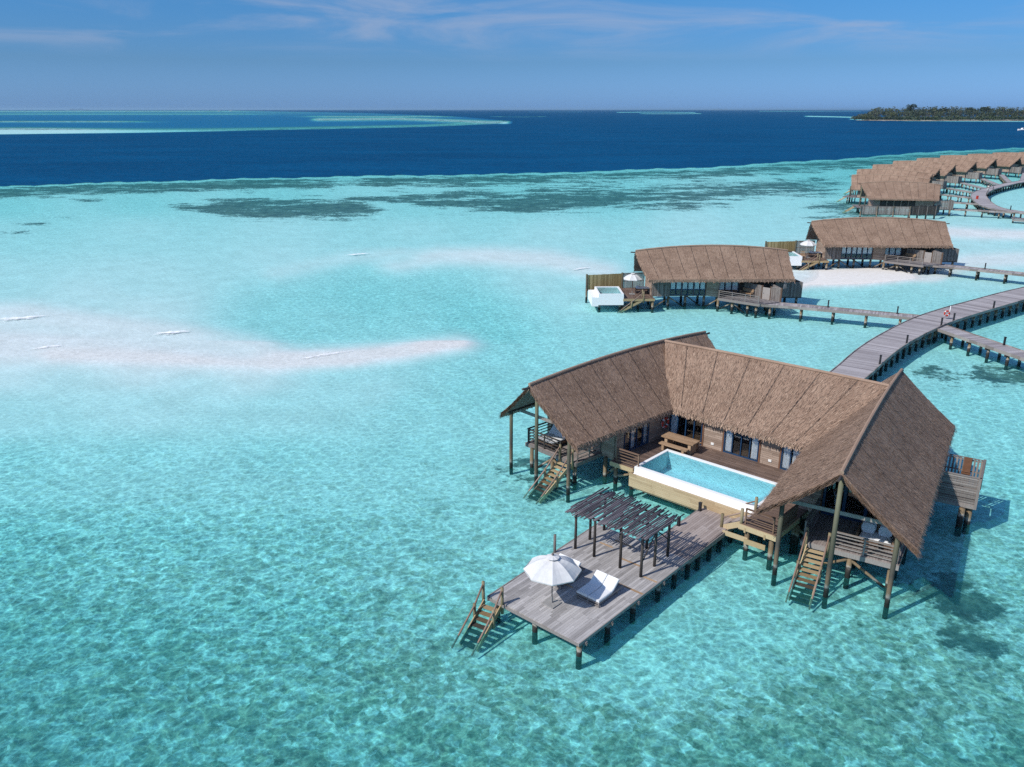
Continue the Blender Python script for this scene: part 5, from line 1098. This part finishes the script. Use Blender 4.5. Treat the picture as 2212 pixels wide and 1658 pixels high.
# ------------------------------------------------------------------ wooded island, boats, breaking waves
def island():
    g = random.Random(11); nU = 90; nV = 14; mb = MB(); us = np.linspace(1846, 2420, nU); Y0 = 1735.0
    P = []
    for u in us:
        f = min(1, (u-1846)/60.)**.6; front = Y0 + 45*(1-f) + 14*math.sin(u/47.)+8*math.sin(u/19.); back = front + 40 + 150*f
        row = []
        for j in range(nV):
            y = front + (back-front)*j/(nV-1); z = 2.6*math.sin(math.pi*min(1, max(0, j/(nV-1))))**.5*f - .3; x = (u-1106)/F*(y*CP+H*SP); row.append((x, y, z))
        P.append(row)
    for i in range(nU-1):
        for j in range(nV-1): mb.face([P[i][j], P[i+1][j], P[i+1][j+1], P[i][j+1]], 0, .5)
    o = part('island', mb, M['beach'], None, Matrix()); o['kind'] = 'structure'
    def ground(u, s):
        i = min(nU-1, max(0, (u-1846)/(2420-1846)*(nU-1))); r = P[int(i)]; j = s*(nV-1); a = r[int(j)]; return Vector((a[0]+g.uniform(-4,4), a[1]+g.uniform(-5,5), 2.0))
    def clump(m, c, r, h, n, s, tone, mi=0):
        for _ in range(n):
            th, ph = g.uniform(0, 2*math.pi), math.acos(g.uniform(-.35, 1)); k = g.uniform(.6, 1.05); q = c + Vector((math.cos(th)*math.sin(ph)*r*k, math.sin(th)*math.sin(ph)*r*k, math.cos(ph)*h*k))
            a = Vector((g.gauss(0,1), g.gauss(0,1), g.gauss(0,.6))).normalized()*s*g.uniform(.6,1.3); b = a.cross(Vector((g.gauss(0,1), g.gauss(0,1), g.gauss(0,1)))).normalized()*s*g.uniform(.4,.9); m.face([q-a-b*.4, q+b, q+a-b*.4, q-b*.8], mi, min(1, max(0, tone+g.uniform(-.25,.25))))
    def frond(m, c, r, n, mi=2, tone=.6):
        for k in range(n):
            th = 2*math.pi*k/n + g.uniform(-.3,.3); d = Vector((math.cos(th), math.sin(th), 0)); up = g.uniform(.0,.5); pts = [c, c+d*r*.5+Vector((0,0,r*up*.6)), c+d*r+Vector((0,0,r*(up*.5-.45)))]; w = Vector((-d.y, d.x, 0))*r*.16
            m.face([pts[0]-w*.3, pts[0]+w*.3, pts[1]+w, pts[1]-w], mi, tone+g.uniform(-.3,.3)); m.face([pts[1]-w, pts[1]+w, pts[2]+w*.2, pts[2]-w*.2], mi, tone+g.uniform(-.3,.3))
    wood = MB()
    for k in range(620):
        u = g.uniform(1853, 2410); f = min(1, (u-1846)/55.); s = g.uniform(.07, .85); p = ground(u, s); hh = (5 + 19*f*min(1, .35+s*1.6))*g.uniform(.7, 1.08)
        if g.random() < .5:
            wood.tube([p, p+Vector((g.uniform(-1.5,1.5),0,hh))], .3, 5, 3); frond(wood, p+Vector((0,0,hh)), g.uniform(3.2,4.8), 11, 2, g.uniform(.3,.8))
        else: clump(wood, p+Vector((0,0,hh*.55)), g.uniform(4.5,7.5), hh*.48, 62, 1.35, g.uniform(.1,.8), 1 if g.random() < .12 else 0)
    for k in range(420):
        u = g.uniform(1848, 2412); p = ground(u, g.choice((.0, .02, .04))); clump(wood, p+Vector((0,-2,2.0)), g.uniform(3.5,6.5), g.uniform(3.,6.), 46, 1.35, g.uniform(.2,.9), 1 if g.random() < .22 else 0)
    o = part('woodland', wood, [M['leaf'], M['leaf_light'], M['palm'], M['trunk']], None, Matrix()); tag(o, 'dense palm and broadleaf woodland covering the far island', 'woodland', None, 'stuff')
    def crown_tree(u, top, r, label):
        p = ground(u, .45); h = H + (237-top)/F*p.y*1.02 - 2; t = thing('broadleaf_tree', label, 'tree', frame(p.x, p.y, 0)); m = MB(); m.tube([p, p+Vector((0,0,h*.6))], [.8,.4], 7); part('trunk', m, M['trunk'], t, Matrix())
        m = MB()
        for _ in range(9): clump(m, p+Vector((g.uniform(-r,r)*.55, g.uniform(-r,r)*.55, h*g.uniform(.55,.85))), r*.55, h*.17, 70, 1.3, g.uniform(0,.35))
        part('crown', m, M['leaf'], t, Matrix())
    def palm_tree(u, top, label):
        p = ground(u, .4); h = H + (237-top)/F*p.y*1.02 - 3; t = thing('palm_tree', label, 'palm', frame(p.x, p.y, 0), 'palms standing above the far woodland'); m = MB(); m.tube([p, p+Vector((1,0,h*.5)), p+Vector((1.6,0,h))], [.45,.3,.25], 6); part('trunk', m, M['trunk'], t, Matrix())
        m = MB(); frond(m, p+Vector((1.6,0,h)), 5., 15, 0); part('crown', m, M['palm'], t, Matrix())
    crown_tree(1968, 226.5, 12, 'tallest dark broadleaf tree standing above the far island woodland'); crown_tree(2038, 233, 16, 'broad flat-topped tree right of the tallest one on the far island'); crown_tree(2096, 232, 13, 'left one of the two domed dark trees near the right of the far island'); crown_tree(2126, 231.5, 17, 'right and wider one of the two domed dark trees on the far island')
    for u, top, lb in ((1897,234.5,'palm at the left end of the far island woodland'), (1884,236,'shorter palm at the very left tip of the far woodland'), (2015,234.5,'palm between the tallest tree and the flat-topped tree'), (2077,234,'palm just left of the two domed dark trees'), (2167,234,'palm well right of the domed dark trees'), (2184,236.2,'lower palm closest to the right edge of the far island')): palm_tree(u, top, lb)
M['beach'] = plain('coral_beach', (.36,.34,.29), .9, .1, .2, .05)
island()
def horizon_island(u, w, h, d):
    m = MB(); n = 24; y = d*1000.; c = (u-1106)/F*y
    for j, (dy, k) in enumerate(((0, 0),)):
        top = []; 
        for i in range(n+1):
            t = i/n; x = c - w/2 + w*t; z = h*(math.sin(math.pi*t)**.5)*(.75+.25*math.sin(17*t+u)); top.append((x, max(z, .2)))
        for (x0, z0), (x1, z1) in zip(top[:-1], top[1:]): m.hexa([(x0,y,-1),(x1,y,-1),(x1,y+300,-1),(x0,y+300,-1),(x0,y+60,z0),(x1,y+60,z1),(x1,y+240,z1),(x0,y+240,z0)], 0, .5)
    o = part('island', m, M['far_isle'], None, Matrix()); o['kind'] = 'structure'
M['far_isle'] = plain('hazy_far_island', (.10,.17,.24), 1, 0, .05, .01)  # blue of the distance haze mixed into the base colour
horizon_island(211, 640, 46, 26); horizon_island(1532, 620, 46, 28)
def boat(Mt, L, label, group=None):
    t = thing('motor_boat', label, 'boat', Mt, group); m = MB(); n = 10; W = L*.15; sec = []
    for i in range(n+1):
        s = i/n; w = W*min(1, (1.02-s)**.6*1.5) if s > .5 else W; sh = L*.09*(1+.5*s*s); x = (s-.5)*L
        sec.append([(x,-w*.55,-.2),(x,-w,sh*.55),(x,-w*.98,sh),(x,w*.98,sh),(x,w,sh*.55),(x,w*.55,-.2)])
    vs = [v for q in sec for v in q]; fs = [tuple(range(5,-1,-1)), tuple(range(n*6,n*6+6))]
    for i in range(n):
        for j in range(6): fs.append((i*6+j,i*6+(j+1)%6,(i+1)*6+(j+1)%6,(i+1)*6+j))
    m._add(vs, fs, 0, .5); part('hull', m, M['white'], t, Mt)
    m = MB(); z = L*.1; m.hexa([(-.3*L,-W*.7,z),(.2*L,-W*.7,z),(.2*L,W*.7,z),(-.3*L,W*.7,z),(-.28*L,-W*.6,z+L*.1),(.1*L,-W*.6,z+L*.1),(.1*L,W*.6,z+L*.1),(-.28*L,W*.6,z+L*.1)]); part('cabin', m, M['white'], t, Mt)
    m = MB()
    for s in (-1, 1): m.hexa([(-.25*L,s*W*.69,z+L*.03),(.12*L,s*W*.69,z+L*.03),(.12*L,s*W*.72,z+L*.03),(-.25*L,s*W*.72,z+L*.03),(-.25*L,s*W*.63,z+L*.08),(.08*L,s*W*.63,z+L*.08),(.08*L,s*W*.67,z+L*.08),(-.25*L,s*W*.67,z+L*.08)])
    part('window', m, M['black'], t, Mt)
    m = MB(); m.box(-.32*L,.12*L,-W*.72,W*.72,z+L*.1,z+L*.115); part('cabin_roof', m, M['white'], t, Mt)
p = at(2207, 282.5); boat(frame(p.x+1.5, p.y, 0, R(186)), 13, 'white motor boat half cut off by the right edge, below the far island')
p = at(472.5, 240.9); boat(frame(p.x, p.y, 0, R(170)), 30, 'smaller white boat speck on the left horizon', 'boats on the left horizon'); p = at(499, 240.9); boat(frame(p.x, p.y, 0, R(10)), 52, 'larger white boat speck on the left horizon', 'boats on the left horizon')
def wave(pts, w, h, label):
    g = random.Random(hash(label) % 999); P = [at(*q) for q in pts]; m = MB(); n = 40; prev = None
    def f(t): k = t*(len(P)-1); i = min(int(k), len(P)-2); return P[i].lerp(P[i+1], k-i)
    for i in range(n+1):
        t = i/n; p = f(t); d = (f(min(t+.05,1))-f(max(t-.05,0))).normalized(); nn = Vector((-d.y,d.x,0)); e = math.sin(math.pi*min(1,max(0,t)))**.6; ww = w*e*(1+.22*math.sin(t*17+len(label))+.12*math.sin(t*41))+.02
        row = [p + nn*ww*y + Vector((0,0,.012+h*e*z*(.9+.2*math.sin(t*29+y*3)))) for y, z in ((1.0,.0),(.35,.45),(.05,1.0),(-.25,.5),(-.8,.08),(-1.7,0))]
        if prev:
            for j in range(5): m.face([prev[j],row[j],row[j+1],prev[j+1]], 0, (.35,.9,1,.6,.05)[j]*e)
        prev = row
    tag(part('breaking_wave', m, M['foam'], None, Matrix(), True), label, 'wave', 'small waves breaking over the sand flats')
wave([(-20,690.5),(40,688),(112,681.5)], 1.0, .1, 'longest small white breaker, at the left edge over the pale flats'); wave([(326,722.5),(370,719),(418,714)], .9, .1, 'short bright white breaker above the middle of the left sandbar'); wave([(60,757),(100,750),(142,746)], .55, .05, 'faint small breaker on the left part of the sandbar')
wave([(640,778),(700,767),(775,757)], .45, .08, 'thin foam line along the lower side of the sandbar'); wave([(742,552.5),(775,549),(803,547.3)], .6, .05, 'tiny white breaker far out on the middle flats'); wave([(1236,584),(1256,580),(1280,578.5)], .5, .05, 'tiny white breaker left of the nearer mid-distance villa')

# ------------------------------------------------------------------ thin sea haze round the whole scene
def haze(density=2.5e-5):
    m = MB(); m.box(-260000, 260000, -600, 150000, -4, 72); t = NT('haze'); v = t.n('ShaderNodeVolumePrincipled')
    v.inputs['Color'].default_value = (.5,.78,1,1); v.inputs['Density'].default_value = density; v.inputs['Anisotropy'].default_value = .2
    t.t.links.new(v.outputs[0], t.out.inputs['Volume']); o = part('haze', m, t.mat, None, Matrix()); o['kind'] = 'stuff'
haze()
